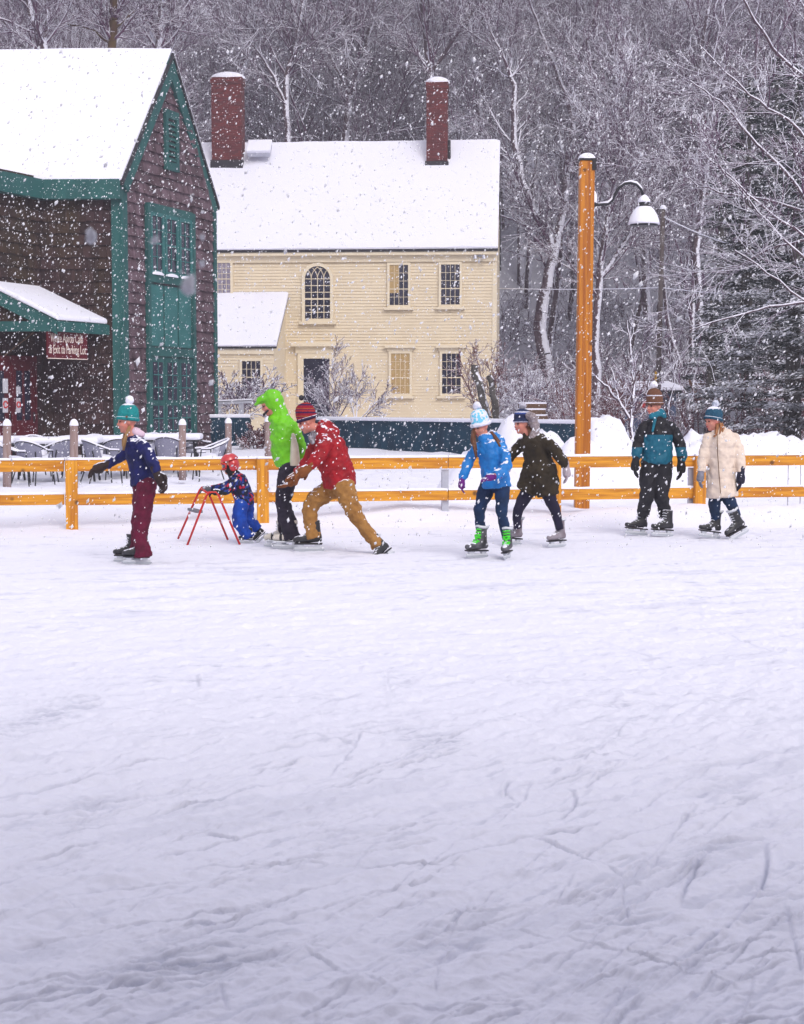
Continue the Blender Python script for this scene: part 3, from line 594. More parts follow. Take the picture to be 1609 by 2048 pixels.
def text(body, c, u, n, size, wid, m, parent, name='lettering'):
    cu = bpy.data.curves.new(name, 'FONT'); cu.body = body; cu.size = size; cu.extrude = .004; cu.align_x = 'CENTER'; cu.offset = 0
    o = bpy.data.objects.new(name, cu); col.objects.link(o); bpy.context.view_layer.update()
    me = bpy.data.meshes.new_from_object(o.evaluated_get(bpy.context.evaluated_depsgraph_get())); bpy.data.objects.remove(o)
    v = np.zeros(len(me.vertices) * 3); me.vertices.foreach_get('co', v); v = v.reshape(-1, 3); w = v[:, 0].max() - v[:, 0].min(); s = wid / w
    off = np.array(wl(parent)); X = np.array(u)[None] * v[:, :1] * s + np.array([[0, 0, 1]]) * v[:, 1:2] + np.array(n)[None] * v[:, 2:3] + np.array(c)[None] - off
    me.vertices.foreach_set('co', X.ravel()); me.update(); return link(name, me, m, parent)
text('White Apron Café', SF.pt(sw * .48, zb_ + sh * .58, .026), su, sn, .31, sw * .80, M['lettering'], sg)
text('& Exit to Parking Lot', SF.pt(sw * .5, zb_ + sh * .19, .026), su, sn, .31, sw * .92, M['lettering'], sg)
# ---------------------------------------------------------------- rink fence
fx0, fx1 = W(143, 1000, 21.1), W(1398, 1000, 22.7); fo = Vector((fx0.x, fx0.y, 0)); fu = Vector((fx1.x - fx0.x, fx1.y - fx0.y, 0)); fu.normalize(); fn = Vector((fu.y, -fu.x, 0)); FF = Fr(fo, fu, fn)
fence = empty('rail_fence', fo, 'two-rail orange pine fence capped with snow along the back of the rink', 'fence')
ps = lambda px: FF.hit(px, 950)[0]
joints = [ps(-1200), ps(-800), ps(-420), ps(133 - 4), ps(525), ps(897), ps(1112), ps(1398), ps(1780), ps(2160), ps(2540)]
fr_rg = random.Random(3)
for k in range(len(joints) - 1):
    a, c = joints[k] + .004, joints[k + 1] - .004
    for (z0, z1, nm) in ((.735, .885, 'rail'), (.305, .445, 'rail')):
        b = MB(); b.box(FF, a, c, z0 + fr_rg.uniform(-.008, .008), z1, -.045, 0); r_ = b.build(nm, M['fence'], fence, bevel=.006)
        s = MB(); n = 30; P = FF.pt; vs = []
        for i in range(n + 1):
            t = a + (c - a) * i / n; h = (.032 if z1 > .6 else .03) + .012 * (fr_rg.random() - .5)
            vs += [P(t, z1 + .001, -.05), P(t, z1 + h * .8, -.04), P(t, z1 + h, -.02), P(t, z1 + h * .75, 0.002), P(t, z1 + .001, .006)]
        fs = [(i * 5 + j, i * 5 + j + 1, i * 5 + 5 + j + 1, i * 5 + 5 + j) for i in range(n) for j in range(4)]; s.add(vs, [f[::-1] for f in fs]); s.build('snow_cap', M['snow_smooth'], r_, True)
for px in (-1200, -800, -420, 143, 525, 1112, 1398, 1780, 2160, 2540):
    a = ps(px); w = .076 if px != 1112 else .055; b = MB(); b.box(FF, a - w, a + w, -.15, .882, .001, .09); b.build('post', M['fencepost'], fence, bevel=.006)
    s = MB(); s.box(FF, a - w, a + w, .884, .915, .0, .094); s.build('snow_cap', M['snow_smooth'], fence, bevel=.014)
for px in (893, 1388):
    a = ps(px); b = MB(); b.box(FF, a - .045, a + .045, -.1, .72, -.11, -.05); b.build('steel_post', M['galv'], fence)
for px in (1582, 1607):
    a = ps(px); b = MB(); b.tube([FF.pt(a, -.1, -.08), FF.pt(a, .93, -.08)], .007, 6); b.build('marker_rod', M['galv'], fence)

# ---------------------------------------------------------------- lamp post
LY = 24.0; k = LY / FPX; base = W(1163, 1030, LY); top = W(1174.5, 322, LY)
lamp = empty('street_lamp', base, 'tall orange timber lamp post with snow filled bell shade on a curved arm', 'street lamp')
b = MB(); ax = Vector((.105, 0, 0)); ay = Vector((0, .105, 0)); b.beam(base - up * .5, top, ax, ay); b.build('post', M['lamppost'], lamp, bevel=.008)
b = MB(); b.beam(top - up * .001, top + up * .03, ax * 1.12, ay * 1.12); b.beam(top + Vector((.095, -.112, -.14)), top + Vector((.095, -.112, 0)), Vector((.03, 0, 0)), Vector((0, .01, 0))); b.build('cap', M['dark'], lamp)
b = MB(); b.ell(top + up * .028, ax * 1.2, ay * 1.2, up * .09, 16, 10, 0, .5); b.build('snow_cap', M['snow_smooth'], lamp, True)
ap = [(1183, 409), (1197, 409.5), (1217, 407), (1225, 400), (1231, 388), (1239, 375), (1250, 367), (1262, 365), (1274, 368), (1283, 378), (1288, 393)]
ap3 = [W(x, y, LY) for x, y in ap]; b = MB(); b.tube(ap3, .022, 8); arm = b.build('arm', M['dark'], lamp, True)
b = MB(); b.tube([p + up * .02 for p in ap3[1:]], [.012, .022, .02, .008, .006, .012, .02, .022, .018, .012], 8); b.build('snow_layer', M['snow_smooth'], arm, True)
b = MB(); b.lathe(W(1186, 410, LY), [(.075, -.02), (.07, .03), (.03, .06)], 14, (1, 0, 0)); mp_ = b.build('mounting_plate', M['dark'], lamp, True)
b = MB(); b.ell(W(1185, 403, LY), (.07, 0, 0), (0, .07, 0), (0.02, 0, .16), 12, 10, 0, .6); b.build('snow_cap', M['snow_smooth'], mp_, True)
sc_ = W(1288.5, 451, LY)
b = MB(); b.lathe(sc_, [(.205, .0), (.20, .03), (.17, .12), (.13, .2), (.09, .26), (.085, .33), (.05, .36), (.02, .42)], 24); shd = b.build('lamp_shade', M['dark'], lamp, True)
b = MB(); b.lathe(sc_, [(.228, .018), (.222, .05), (.195, .14), (.15, .22), (.10, .27), (.02, .275)], 24); b.build('snow_layer', M['snow_smooth'], shd, True)
b = MB(); b.lathe(sc_, [(.092, .33), (.09, .36), (.06, .41), (.02, .44), (.005, .445)], 16); b.build('snow_cap', M['snow_smooth'], shd, True)

# ---------------------------------------------------------------- bollards
blab = ['beside the café doors', 'in front of the porch canopy', 'before the green glazed barn doors', 'before the short navy windscreen', 'partly hidden behind the skater in lime']
for i, (px, pt, pb, Y, hwid) in enumerate([(14, 842, 985, 29, 8.5), (148, 842, 978, 29.4, 8.5), (365, 841, 954, 31, 7.5), (457, 838, 915, 35, 6.8), (537, 835, 925, 35, 7.5)]):
    p0, p1 = W(px, pb + 6, Y), W(px, pt + 4, Y); r = hwid / FPX * Y
    b = MB(); b.tube([p0, p0 * .5 + p1 * .5, p1 - up * .04, p1], [r, r * .98, r * .97, r * .8], 14); o = b.build('timber_bollard', M['bollard'], None, True, loc=p0)
    tag(o, 'weathered round timber bollard with a snow cap, standing ' + blab[i], 'bollard', 'timber bollards along the patio')
    b = MB(); b.ell(p1 - up * .045, (r * 1.08, 0, 0), (0, r * 1.08, 0), (0, 0, .12), 12, 8, 0, .5); b.build('snow_cap', M['snow_smooth'], o, True)

# ---------------------------------------------------------------- navy windscreens
def screen(pa, pb_, ya, yb, h, label, np_):
    p, q = pa, pb_; d = (q - p); L = d.length; d.normalize(); n = Vector((d.y, -d.x, 0)); F = Fr(p, d, n)
    e = empty('windscreen_fence', p, label, 'windscreen', 'navy windscreens around the yard'); b = MB()
    ns = 60; vs = []
    for i in range(ns + 1):
        t = L * i / ns; w = .03 * math.sin(i * 1.7)
        vs += [F.pt(t, .14, w), F.pt(t, h * .5, w * .3 + .02 * math.sin(i * 2.3)), F.pt(t, h, 0), F.pt(t, h, -.03), F.pt(t, .14, w - .03)]
    fs = []
    for i in range(ns):
        for j in range(5): fs.append((i * 5 + j, i * 5 + 5 + j, i * 5 + 5 + (j + 1) % 5, i * 5 + (j + 1) % 5))
    b.add(vs, fs); b.build('fabric_panel', M['navy'], e)
    b = MB(); b.box(F, 0, L, h, h + .04, -.06, .03); r_ = b.build('top_rail', M['navy'], e); b = MB(); b.box(F, -.02, L + .02, h + .04, h + .14, -.08, .06); b.build('snow_cap', M['snow_smooth'], r_, bevel=.03)
    b = MB(); b.box(F, 0, L, .0, .1, -.05, .05); r_ = b.build('bottom_rail', M['navy'], e); b = MB(); b.box(F, 0, L, .1, .135, -.05, .05); b.build('snow_cap', M['snow_smooth'], r_, bevel=.01)
    for i in range(np_ + 1): b = MB(); t = L * i / np_; b.tube([F.pt(t, -.2, -.07), F.pt(t, h, -.07)], .03, 6); b.build('post', M['dark'], e)
def g0(px, Y, z=None): p = W(px, 900, Y); return Vector((p.x, p.y, 0.12 if z is None else z))
screen(g0(604, 47), g0(1153, 39), 0, 0, .93, 'long navy fabric windscreen below the cream house', 8)
screen(g0(410, 47.0), g0(500, 47.0), 0, 0, .99, 'short navy fabric windscreen beside the barn corner', 2)
screen(g0(1252, 41, .1), g0(1330, 39.0, .1), 0, 0, .62, 'small navy fabric windscreen behind the sapling and snow pile', 2)
# stone foundation + planting below house (gap between screens)
b = MB(); b.box(LF_, 0, 12, -.2, .14, -.3, .05); b.box(HF, -.0, 5, -.2, .14, -.3, .08); b.build('foundation', mat('fieldstone', (.12, .09, .05), .95, c2=(.25, .2, .15), nscale=4, bump=.8, bscale=6), house)

# ---------------------------------------------------------------- patio furniture
M['mesh'] = mat('grey_mesh_fabric', (.20, .20, .27), .8, c2=(.26, .26, .34), nscale=60, snow=.10, sscale=2.2)
def chair(loc, rz, label, first=[None]):
    if first[0] is None:
        e = empty('patio_chair', (0, 0, 0)); b = MB(); n = 12; bt = []
        def bp(t, h, k=1): a = R(200) * (t - .5) + R(90); return Vector((math.cos(a) * .27, .20 - .22 + math.sin(a) * .24 + (h - .42) * .28 * k, h))
        for i in range(n + 1):
            for h in (.42, .56, .7): bt.append(bp(.12 + .76 * i / n, h + (.10 * math.sin(math.pi * i / n) if h == .7 else 0)))
        m_ = len(bt); bt2 = [p + Vector((0, -.012, 0)) for p in bt]
        fs = [(i * 3 + j, i * 3 + j + 1, i * 3 + 3 + j + 1, i * 3 + 3 + j) for i in range(n) for j in range(2)]
        b.add(bt + bt2, fs + [(f[3] + m_, f[2] + m_, f[1] + m_, f[0] + m_) for f in fs]); b.build('backrest', M['mesh'], e, True)
        rim = [Vector((-.27, -.28, .62)), Vector((-.28, -.1, .63))] + [bt[i * 3 + 2] + up * .008 for i in range(n, -1, -1)] + [Vector((.28, -.1, .63)), Vector((.27, -.28, .62))]
        b = MB(); b.tube(rim, .013, 6); fr_ = b.build('frame', M['dark'], e, True)
        b = MB(); b.tube([p + up * .018 for p in rim], .018, 6); b.build('snow_layer', M['snow_smooth'], fr_, True)
        b = MB(); b.lathe((0, -.05, .41), [(.25, 0), (.26, .02), (.25, .03)], 20); st = b.build('seat', M['mesh'], e, True)
        b = MB(); b.ell((0, -.05, .44), (.25, 0, 0), (0, .24, 0), (0, 0, .11), 18, 8, 0, .5); b.build('snow_cap', M['snow_smooth'], st, True)
        for sx in (-1, 1):
            b = MB(); b.tube([(sx * .27, -.28, .62), (sx * .25, -.30, .4), (sx * .28, -.33, 0)], .013, 6); b.build('leg', M['dark'], e)
            b = MB(); b.tube([(sx * .22, .22, .62), (sx * .2, .16, .4), (sx * .26, .30, 0)], .013, 6); b.build('leg', M['dark'], e)
        first[0] = e; o = e
    else: o = copy_tree(first[0])
    o.location = loc; o.rotation_euler = (0, 0, rz); tag(o, label, 'chair', 'snow covered patio chairs'); return o
def onp(px, Y): p = W(px, 950, Y); return Vector((p.x, Y, float(gz(p.x, Y)) + .0))
for px, Y, rz, lb in [(425, 32.2, -70, 'patio chair with a bare grey mesh back turned away beside the barn corner'), (338, 33.0, 175, 'patio chair showing its full grey mesh back between skater and bollard'),
        (64, 30.3, 160, 'patio chair thickly filled with snow right beside the first bollard'), (200, 30.6, 120, 'snowy patio chair tipped toward the table behind the navy jacket skater'),
        (22, 29.8, 100, 'snowy patio chair cut off by the photo edge'), (112, 31.4, -120, 'snow laden patio chair between the first two bollards'),
        (232, 32.6, 200, 'snowy patio chair just behind the skater in the navy jacket'), (70, 33.5, 20, 'far snowy patio chair pushed in facing the café doors'),
        (190, 34.8, 10, 'far snowy patio chair near the barn corner board'), (290, 34.8, -30, 'far snowy patio chair in front of the green glazed doors'), (385, 34.6, 60, 'far patio chair beside the third bollard and table end')]:
    chair(onp(px, Y), R(rz), lb)
def table(px, Y, wx, wy, rz, label, first=[None]):
    e = empty('patio_table', (0, 0, 0)); F = WALL
    b = MB(); b.box(F, -wx, wx, .70, .73, -wy, wy); tp = b.build('tabletop', M['dark'], e, bevel=.01)
    b = MB(); b.box(F, -wx - .02, wx + .02, .732, .86, -wy - .02, wy + .02); b.build('snow_cap', M['snow_smooth'], tp, bevel=.05)
    for sx in (-1, 1):
        for sy in (-1, 1): b = MB(); b.tube([(sx * (wx - .12), sy * (wy - .12), .7), (sx * (wx - .06), sy * (wy - .06), 0)], .022, 6); b.build('leg', M['dark'], e)
    e.location = onp(px, Y); e.rotation_euler = (0, 0, R(rz)); tag(e, label, 'table', 'snow covered patio tables')
table(112, 31.9, .85, .5, 4, 'patio table with a thick slab of snow between the first two bollards')
table(-30, 31.5, .7, .5, -4, 'snow topped patio table cut off beside the café doors')
table(205, 33.6, .8, .5, 0, 'snow topped patio table behind the skater in the navy jacket')
table(325, 34.2, .8, .5, 3, 'snow topped patio table before the green glazed barn doors')

# ---------------------------------------------------------------- trees
def bark(name, c, c2, snow=.35, wind=.0): return mat(name, c, .9, c2=c2, nscale=3, snow=snow, wind=wind, sscale=(7 if wind else 3))
M['twig'] = bark('snowy_twig', (.12, .048, .098), (.06, .025, .055), .0)
M['trunk'] = bark('snow_plastered_bark', (.07, .04, .055), (.12, .08, .09), .30, .85)
M['trunkb'] = bark('mossy_brown_bark', (.10, .06, .015), (.07, .035, .02), .75, .35)
M['redtwig'] = bark('red_brown_twig', (.17, .045, .055), (.11, .035, .04), .40)
M['greytrunk'] = bark('grey_trunk', (.06, .055, .05), (.12, .11, .10), .55, .45)
def tubes_np(S, n=4, flat=False):
    """S: array of segments [p0(3), p1(3), r0, r1] -> verts, quads (open prisms with one ridge upward)"""
    S = np.asarray(S, float); p0, p1, r0, r1 = S[:, :3], S[:, 3:6], S[:, 6:7], S[:, 7:8]; d = p1 - p0; L = np.linalg.norm(d, axis=1, keepdims=True); d = d / np.maximum(L, 1e-9)
    side = np.cross(d, np.array([[0, 0, 1.]])); sl_ = np.linalg.norm(side, axis=1, keepdims=True); side = np.where(sl_ > .08, side / np.maximum(sl_, 1e-9), np.array([[1., 0, 0]])); upv = np.cross(side, d); upv /= np.maximum(np.linalg.norm(upv, axis=1, keepdims=True), 1e-9)
    V = []
    for (p, r) in ((p0, r0), (p1, r1)):
        for k in range(n):
            a = 2 * math.pi * k / n; V.append(p + (side * math.cos(a) + upv * math.sin(a)) * r)
    V = np.stack(V, 1).reshape(-1, 3); b = np.arange(len(S))[:, None] * 2 * n; Q = []
    for k in range(n): k2 = (k + 1) % n; Q.append(np.concatenate([b + k, b + k2, b + n + k2, b + n + k], 1))
    return V, np.concatenate(Q, 0)
def grow(rg, p, d, L, r, lvl, out, spec):
    """recursive bare-branch growth; spec[lvl] = (segments, wander, uplift, children, child length, child angle)"""
    ns, wan, lift, nch, cl, ca = spec[lvl]; pts = [np.array(p, float)]; dirs = []; d = np.array(d, float)
    for i in range(ns):
        d = d + rg.randn(3) * wan + np.array([0, 0, lift]); d /= np.linalg.norm(d); pts.append(pts[-1] + d * L / ns); dirs.append(d.copy())
    rr = [r * (1 - .8 * (i / ns) ** .9) for i in range(ns + 1)]
    for i in range(ns): out[min(lvl, 2)].append(np.concatenate([pts[i], pts[i + 1], [rr[i], rr[i + 1]]]))
    if lvl + 1 < len(spec):
        for c in range(nch):
            t = (.12 if lvl else .3) + (.88 if lvl else .7) * (c + rg.rand()) / nch; x = t * ns; i = min(int(x), ns - 1); q = pts[i] + (pts[i + 1] - pts[i]) * (x - i); dd = dirs[i]
            o = np.cross(dd, rg.randn(3)); o /= np.linalg.norm(o) + 1e-9; a = ca * (.7 + .6 * rg.rand()); nd = dd * math.cos(a) + o * math.sin(a)
            grow(rg, q, nd, L * cl * (1.15 - .6 * t) * (.7 + .6 * rg.rand()), max(rr[i] * .55, .0045), lvl + 1, out, spec)
SPEC = [(9, .07, .03, 17, .55, .75), (6, .13, .05, 9, .5, .7), (4, .16, .05, 8, .48, .7), (3, .2, .05, 5, .5, .75), (2, .22, .02, 0, 0, 0)]
SPEC_L = [SPEC[0], (6, .13, .05, 9, .5, .7), (4, .16, .05, 7, .5, .7), (3, .2, .05, 3, .5, .75), (2, .22, .02, 0, 0, 0)]
def tree_obj(segs, name, loc, label, group=None, tm='trunk', twig='twig', n0=8, thick=1.0):
    e = empty(name, loc, label, 'tree', group)
    tr = np.array(segs[0]); V, Q = tubes_np(tr, n0); npmesh('trunk', V, Q, M[tm], e, smooth=True)
    cr = segs[1] + segs[2]; a = np.array(cr); a[:, 6:8] = np.maximum(a[:, 6:8] * thick, .011 * thick); V, Q = tubes_np(a, 4); npmesh('crown', V, Q, M[twig], e); return e
protos = []
for k in range(5):
    rg_ = np.random.RandomState(50 + k); out = [[], [], []]; grow(rg_, (0, 0, -1), (rg_.randn() * .05, rg_.randn() * .05, 1), 19 + 2 * k, .22, 0, out, SPEC)
    if k in (1, 3):  # forked stem
        grow(rg_, (0, 0, 3), (.35 * (-1) ** k, .1, 1), 15, .16, 0, out, SPEC)
    protos.append(tree_obj(out, 'bare_tree', (0, 0, 0), 'x'))
FL = 'bare leafless tree with snow lined branches in the wood on the hill behind'
rg = random.Random(21); spots = []
for Y, n in ((79, 10), (88, 10), (98, 11), (110, 12), (124, 11), (140, 10)):
    for i in range(n):
        hwid = Y * .244 + 4; x = -hwid + 2 * hwid * (i + rg.random()) / n; y = Y + rg.uniform(-4, 4); 
        if y < 93 and -13 < x < 9: y += 10
        spots.append((x, y))
used = set()
for j, (x, y) in enumerate(spots):
    k = rg.randrange(5)
    o = protos[k] if k not in used else copy_tree(protos[k]); used.add(k)
    o.location = (x, y, float(gz(x, y))); o.rotation_euler = (0, 0, rg.uniform(0, 6.28)); s_ = rg.uniform(.75, 1.15); o.scale = (s_, s_, s_); tag(o, FL, 'tree', 'leafless trees on the wooded hill')
# dense far wood as one mass of thin stems
out = [[], [], []]; rg_ = np.random.RandomState(9)
for i in range(230):
    x = rg_.uniform(-45, 45); y = rg_.uniform(100, 170); grow(rg_, (x, y, float(gz(x, y)) - .5), (rg_.randn() * .08, 0, 1), rg_.uniform(8, 20), .13, 0, out, [(6, .06, .02, 16, .35, .7), (4, .14, .08, 7, .45, .7), (3, .18, .08, 0, 0, 0)])
a = np.array(out[0] + out[1] + out[2]); a[:, 6:8] = np.maximum(a[:, 6:8], .018); V, Q = tubes_np(a, 4); o = npmesh('far_wood', V, Q, M['twig']); tag(o, 'dense far wood of thin snowy stems filling the hillside', 'wood', kind='stuff')
# brush that fills the lower wood, one mass
def brush(name, label, n, xr, yr, H, m, seed, rmin=.012, cat='undergrowth'):
    out = [[], [], []]; rg_ = np.random.RandomState(seed)
    for i in range(n):
        x = rg_.uniform(*xr); y = rg_.uniform(*yr); z = float(gz(x, y))
        for s in range(4): grow(rg_, (x, y, z - .1), (rg_.randn() * .5, rg_.randn() * .5, 1), H * rg_.uniform(.5, 1.2), .025, 0, out, [(5, .12, .0, 7, .5, .6), (4, .2, .02, 4, .5, .6), (3, .2, 0, 0, 0, 0)])
    a = np.array(out[0] + out[1] + out[2]); a[:, 6:8] = np.maximum(a[:, 6:8], rmin); V, Q = tubes_np(a, 4); o = npmesh(name, V, Q, M[m]); tag(o, label, cat, kind='stuff')
brush('undergrowth', 'tangle of snow laden brush at the foot of the wooded hill', 150, (4.5, 32), (66, 96), 3.2, 'twig', 3, .016)
brush('red_undergrowth', 'red brown twiggy thicket behind the lamp post and snow piles', 34, (4.6, 13), (44, 56), 1.7, 'redtwig', 4, .008)
brush('brown_undergrowth', 'dark brown thicket under the big evergreen', 70, (11.5, 19), (50, 60), 2.0, 'redtwig', 6, .014)

def path_tree(paths, Y, seed, label, name='bare_tree', group=None, spec=None, dens=1.0, tm='trunk', twig='twig', L0=3.0, jit=.6, rmin=.008, n0=8, base=None):
    """limbs given as polylines of (photo x, photo y, radius px); twigs grow from them"""
    rg_ = np.random.RandomState(seed); out = [[], [], []]; spec = spec or [(6, .12, .06, 7, .5, .7), (4, .16, .05, 6, .5, .7), (3, .2, .04, 3, .5, .7), (2, .2, 0, 0, 0, 0)]
    for ip, path in enumerate(paths):
        dy = 0 if ip == 0 else rg_.uniform(-1, 1) * jit; pts = []
        for i, (x, y, r) in enumerate(path): p = W(x, y, Y + dy * i / max(1, len(path) - 1) * 2); pts.append((np.array(p), r / FPX * Y))
        pp = []
        for i in range(len(pts) - 1):
            for s in range(4):
                t = s / 4; q = pts[i][0] * (1 - t) + pts[i + 1][0] * t; q = q + (rg_.randn(3) * .02 * (s > 0)) * (Y / 40); pp.append((q, pts[i][1] * (1 - t) + pts[i + 1][1] * t))
        pp.append(pts[-1])
        for i in range(len(pp) - 1): out[0].append(np.concatenate([pp[i][0], pp[i + 1][0], [pp[i][1], pp[i + 1][1]]]))
        L = sum(np.linalg.norm(pp[i + 1][0] - pp[i][0]) for i in range(len(pp) - 1)); nb = int(L * dens)
        for k in range(nb):
            i = rg_.randint(0 if ip else int(len(pp) * .35), len(pp) - 1); d = pp[i + 1][0] - pp[i][0]; d /= np.linalg.norm(d) + 1e-9; o = np.cross(d, rg_.randn(3)); o /= np.linalg.norm(o); a = rg_.uniform(.5, 1.1); nd = d * math.cos(a) + o * math.sin(a); nd[2] += .15
            grow(rg_, pp[i][0], nd / np.linalg.norm(nd), L0 * rg_.uniform(.5, 1.2), max(pp[i][1] * .45, .01), 1, out, [spec[0]] + spec)
    b0 = W(paths[0][0][0], paths[0][0][1], Y); loc = Vector((b0.x, b0.y, b0.z)); e = empty(name, loc, label, 'tree', group); lo = np.array(loc)
    def sh(a): a = np.array(a); a[:, :3] -= lo; a[:, 3:6] -= lo; return a
    V, Q = tubes_np(sh(out[0]), n0); npmesh('trunk', V, Q, M[tm], e, smooth=True)
    if out[1] + out[2]:
        a = sh(out[1] + out[2]); a[:, 6:8] = np.maximum(a[:, 6:8], rmin); V, Q = tubes_np(a, 4); npmesh('crown', V, Q, M[twig], e)
    return e
path_tree([[(1108, 850, 17), (1098, 760, 15), (1080, 660, 13), (1088, 590, 12), (1106, 520, 10), (1100, 475, 9), (1066, 415, 7), (1042, 350, 7), (1028, 270, 6), (1030, 170, 5), (1010, 120, 3), (980, 60, 2)],
           [(1106, 520, 9), (1125, 430, 8), (1135, 330, 8), (1150, 240, 6), (1120, 160, 5), (1090, 80, 3), (1060, 0, 2)],
           [(1140, 345, 6), (1170, 300, 7), (1210, 250, 6), (1270, 180, 4), (1345, 120, 3), (1380, 40, 2)],
           [(1205, 255, 4), (1185, 160, 4), (1175, 80, 3), (1200, 0, 2)],
           [(1150, 240, 4), (1205, 140, 3), (1245, 60, 2)]], 77, 11, 'large forked tree with snow plastered limbs between the cream house and the lamp post', dens=1.6, L0=3.4, jit=.6, rmin=.011)
path_tree([[(1195, 860, 9), (1190, 700, 8), (1200, 560, 7), (1215, 440, 5), (1240, 300, 3), (1260, 180, 2)], [(1200, 560, 5), (1260, 470, 4), (1330, 380, 2)]], 66, 12, 'slender bare tree standing partly behind the orange lamp post', dens=2.6, L0=3.4, rmin=.011)
path_tree([[(220, 220, 9), (222, 120, 9), (226, 40, 8), (228, -60, 7)], [(224, 90, 3), (190, 60, 2), (130, 45, 2)], [(226, 60, 3), (270, 20, 2)]], 62, 13, 'brown mossy trunk rising behind the barn roof', dens=3.5, L0=2.8, tm='trunkb', rmin=.010)
path_tree([[(312, 220, 7), (316, 100, 7), (322, 20, 6), (324, -60, 5)], ], 64, 14, 'slim dark stem rising just behind the barn roof peak', dens=3, L0=3.0, rmin=.010)
path_tree([[(332, 220, 6), (336, 90, 5), (348, -20, 4)]], 66, 24, 'thinner dark stem right beside the slim stem behind the barn peak', dens=3, L0=3.0, rmin=.010)
path_tree([[(100, 180, 8), (88, 90, 7), (60, 20, 6), (40, -50, 4)], [(95, 110, 5), (30, 60, 4), (-20, 20, 2)], [(88, 90, 4), (95, 30, 3), (90, -30, 2)]], 60, 15, 'bare spreading tree with white limbs behind the left end of the barn roof', dens=3.2, L0=3.0, rmin=.010)
path_tree([[(860, 260, 7), (862, 150, 6), (850, 60, 5), (845, -40, 4)], [(862, 150, 4), (900, 90, 3), (950, 20, 2)]], 80, 16, 'bare tree rising directly behind the right brick chimney', dens=2.4, L0=4, rmin=.013)
path_tree([[(575, 300, 6), (572, 170, 6), (590, 90, 5), (610, -20, 3)], [(574, 210, 4), (540, 140, 3), (500, 80, 2)]], 80, 17, 'bare tree with a snow filled crotch behind the cream house ridge', dens=2.4, L0=4, rmin=.013)
path_tree([[(1668, 900, 12), (1664, 500, 9), (1660, 100, 7), (1655, -50, 5)], [(1660, 460, 5), (1560, 330, 3.6), (1500, 270, 3), (1440, 200, 2.4), (1380, 160, 1.2)], [(1660, 200, 5), (1560, 110, 3.4), (1510, 40, 2.6), (1480, -20, 2)], [(1660, 440, 4), (1540, 400, 2.4), (1440, 385, 1.8), (1360, 350, 1)], [(1660, 500, 4), (1560, 440, 3), (1480, 370, 2), (1400, 300, 1)], [(1660, 600, 3.5), (1540, 612, 2.4), (1440, 640, 1.8), (1380, 660, 1)], [(1660, 470, 3), (1560, 490, 2.4), (1480, 530, 1.8), (1390, 545, 1)], [(1660, 330, 4), (1580, 240, 3), (1500, 190, 2.4), (1400, 90, 1.4)], [(1660, 560, 3), (1570, 480, 2.4), (1500, 400, 1.8), (1440, 330, 1)], [(1660, 640, 3), (1560, 560, 2.2), (1470, 500, 1.6)]], 34, 18, 'near tree at the right edge whose long bare snowy boughs reach over the yard', dens=2.0, L0=1.6, jit=1.0, rmin=.0055, spec=[(6, .10, .02, 7, .55, .6), (4, .14, .02, 4, .5, .6), (3, .15, .0, 0, 0, 0)])
path_tree([[(1262, 915, 4.5), (1264, 835, 4), (1267, 760, 3.2), (1262, 700, 2), (1255, 640, 1)], [(1262, 838, 3.6), (1238, 800, 3), (1210, 770, 2.4), (1184, 746, 1.6)], [(1265, 830, 3), (1284, 806, 2.4), (1296, 775, 1.6), (1300, 740, 1)], [(1238, 800, 2), (1232, 765, 1.6), (1222, 735, 1)], [(1267, 770, 2), (1282, 730, 1.4), (1290, 680, .8)]], 33, 19, 'young bare sapling with snow lined forks behind the snow pile', name='sapling', dens=3.5, L0=.55, jit=.3, rmin=.0055, twig='twig', spec=[(4, .1, .08, 4, .5, .6), (3, .12, .06, 3, .5, .6), (2, .1, .02, 0, 0, 0)])
path_tree([[(985, 870, 8), (966, 800, 8), (950, 730, 7)], [(1000, 860, 7), (990, 800, 7), (978, 752, 6)]], 46, 20, 'two stout leaning snow speckled stumps of a pruned tree at the house corner', name='pruned_tree', dens=0, tm='greytrunk')
for (pp_, Yt, sd_, lb_) in [([[(690, 320, 8), (698, 200, 7), (735, 90, 6), (755, -30, 4)], [(700, 190, 4), (660, 110, 4), (640, 20, 3)]], 84, 31, 'bare tree with thick white limbs above the middle of the cream house roof'),
        ([[(475, 260, 6), (482, 150, 6), (515, 60, 5), (530, -30, 3)]], 82, 32, 'bare tree leaning right behind the left brick chimney'),
        ([[(968, 330, 7), (958, 200, 6), (978, 100, 5), (962, -20, 4)], [(960, 190, 4), (1000, 110, 3), (1030, 20, 2)]], 83, 33, 'bare tree with a white trunk above the right end of the cream house roof'),
        ([[(1296, 640, 8), (1285, 400, 7), (1300, 230, 6), (1288, 40, 4)], [(1290, 350, 5), (1340, 240, 4), (1370, 110, 3)], [(1292, 420, 4), (1240, 300, 3), (1225, 200, 2)]], 80, 34, 'tall bare tree with snow plastered trunk just right of the lamp shade'),
        ([[(1405, 720, 8), (1392, 500, 7), (1418, 300, 6), (1402, 130, 5), (1420, 0, 3)], [(1400, 420, 4), (1450, 300, 4), (1480, 180, 2)]], 74, 35, 'tall bare tree standing left of the evergreens')]:
    path_tree(pp_, Yt, sd_, lb_, dens=1.5, L0=3.6, rmin=.012, jit=.6)
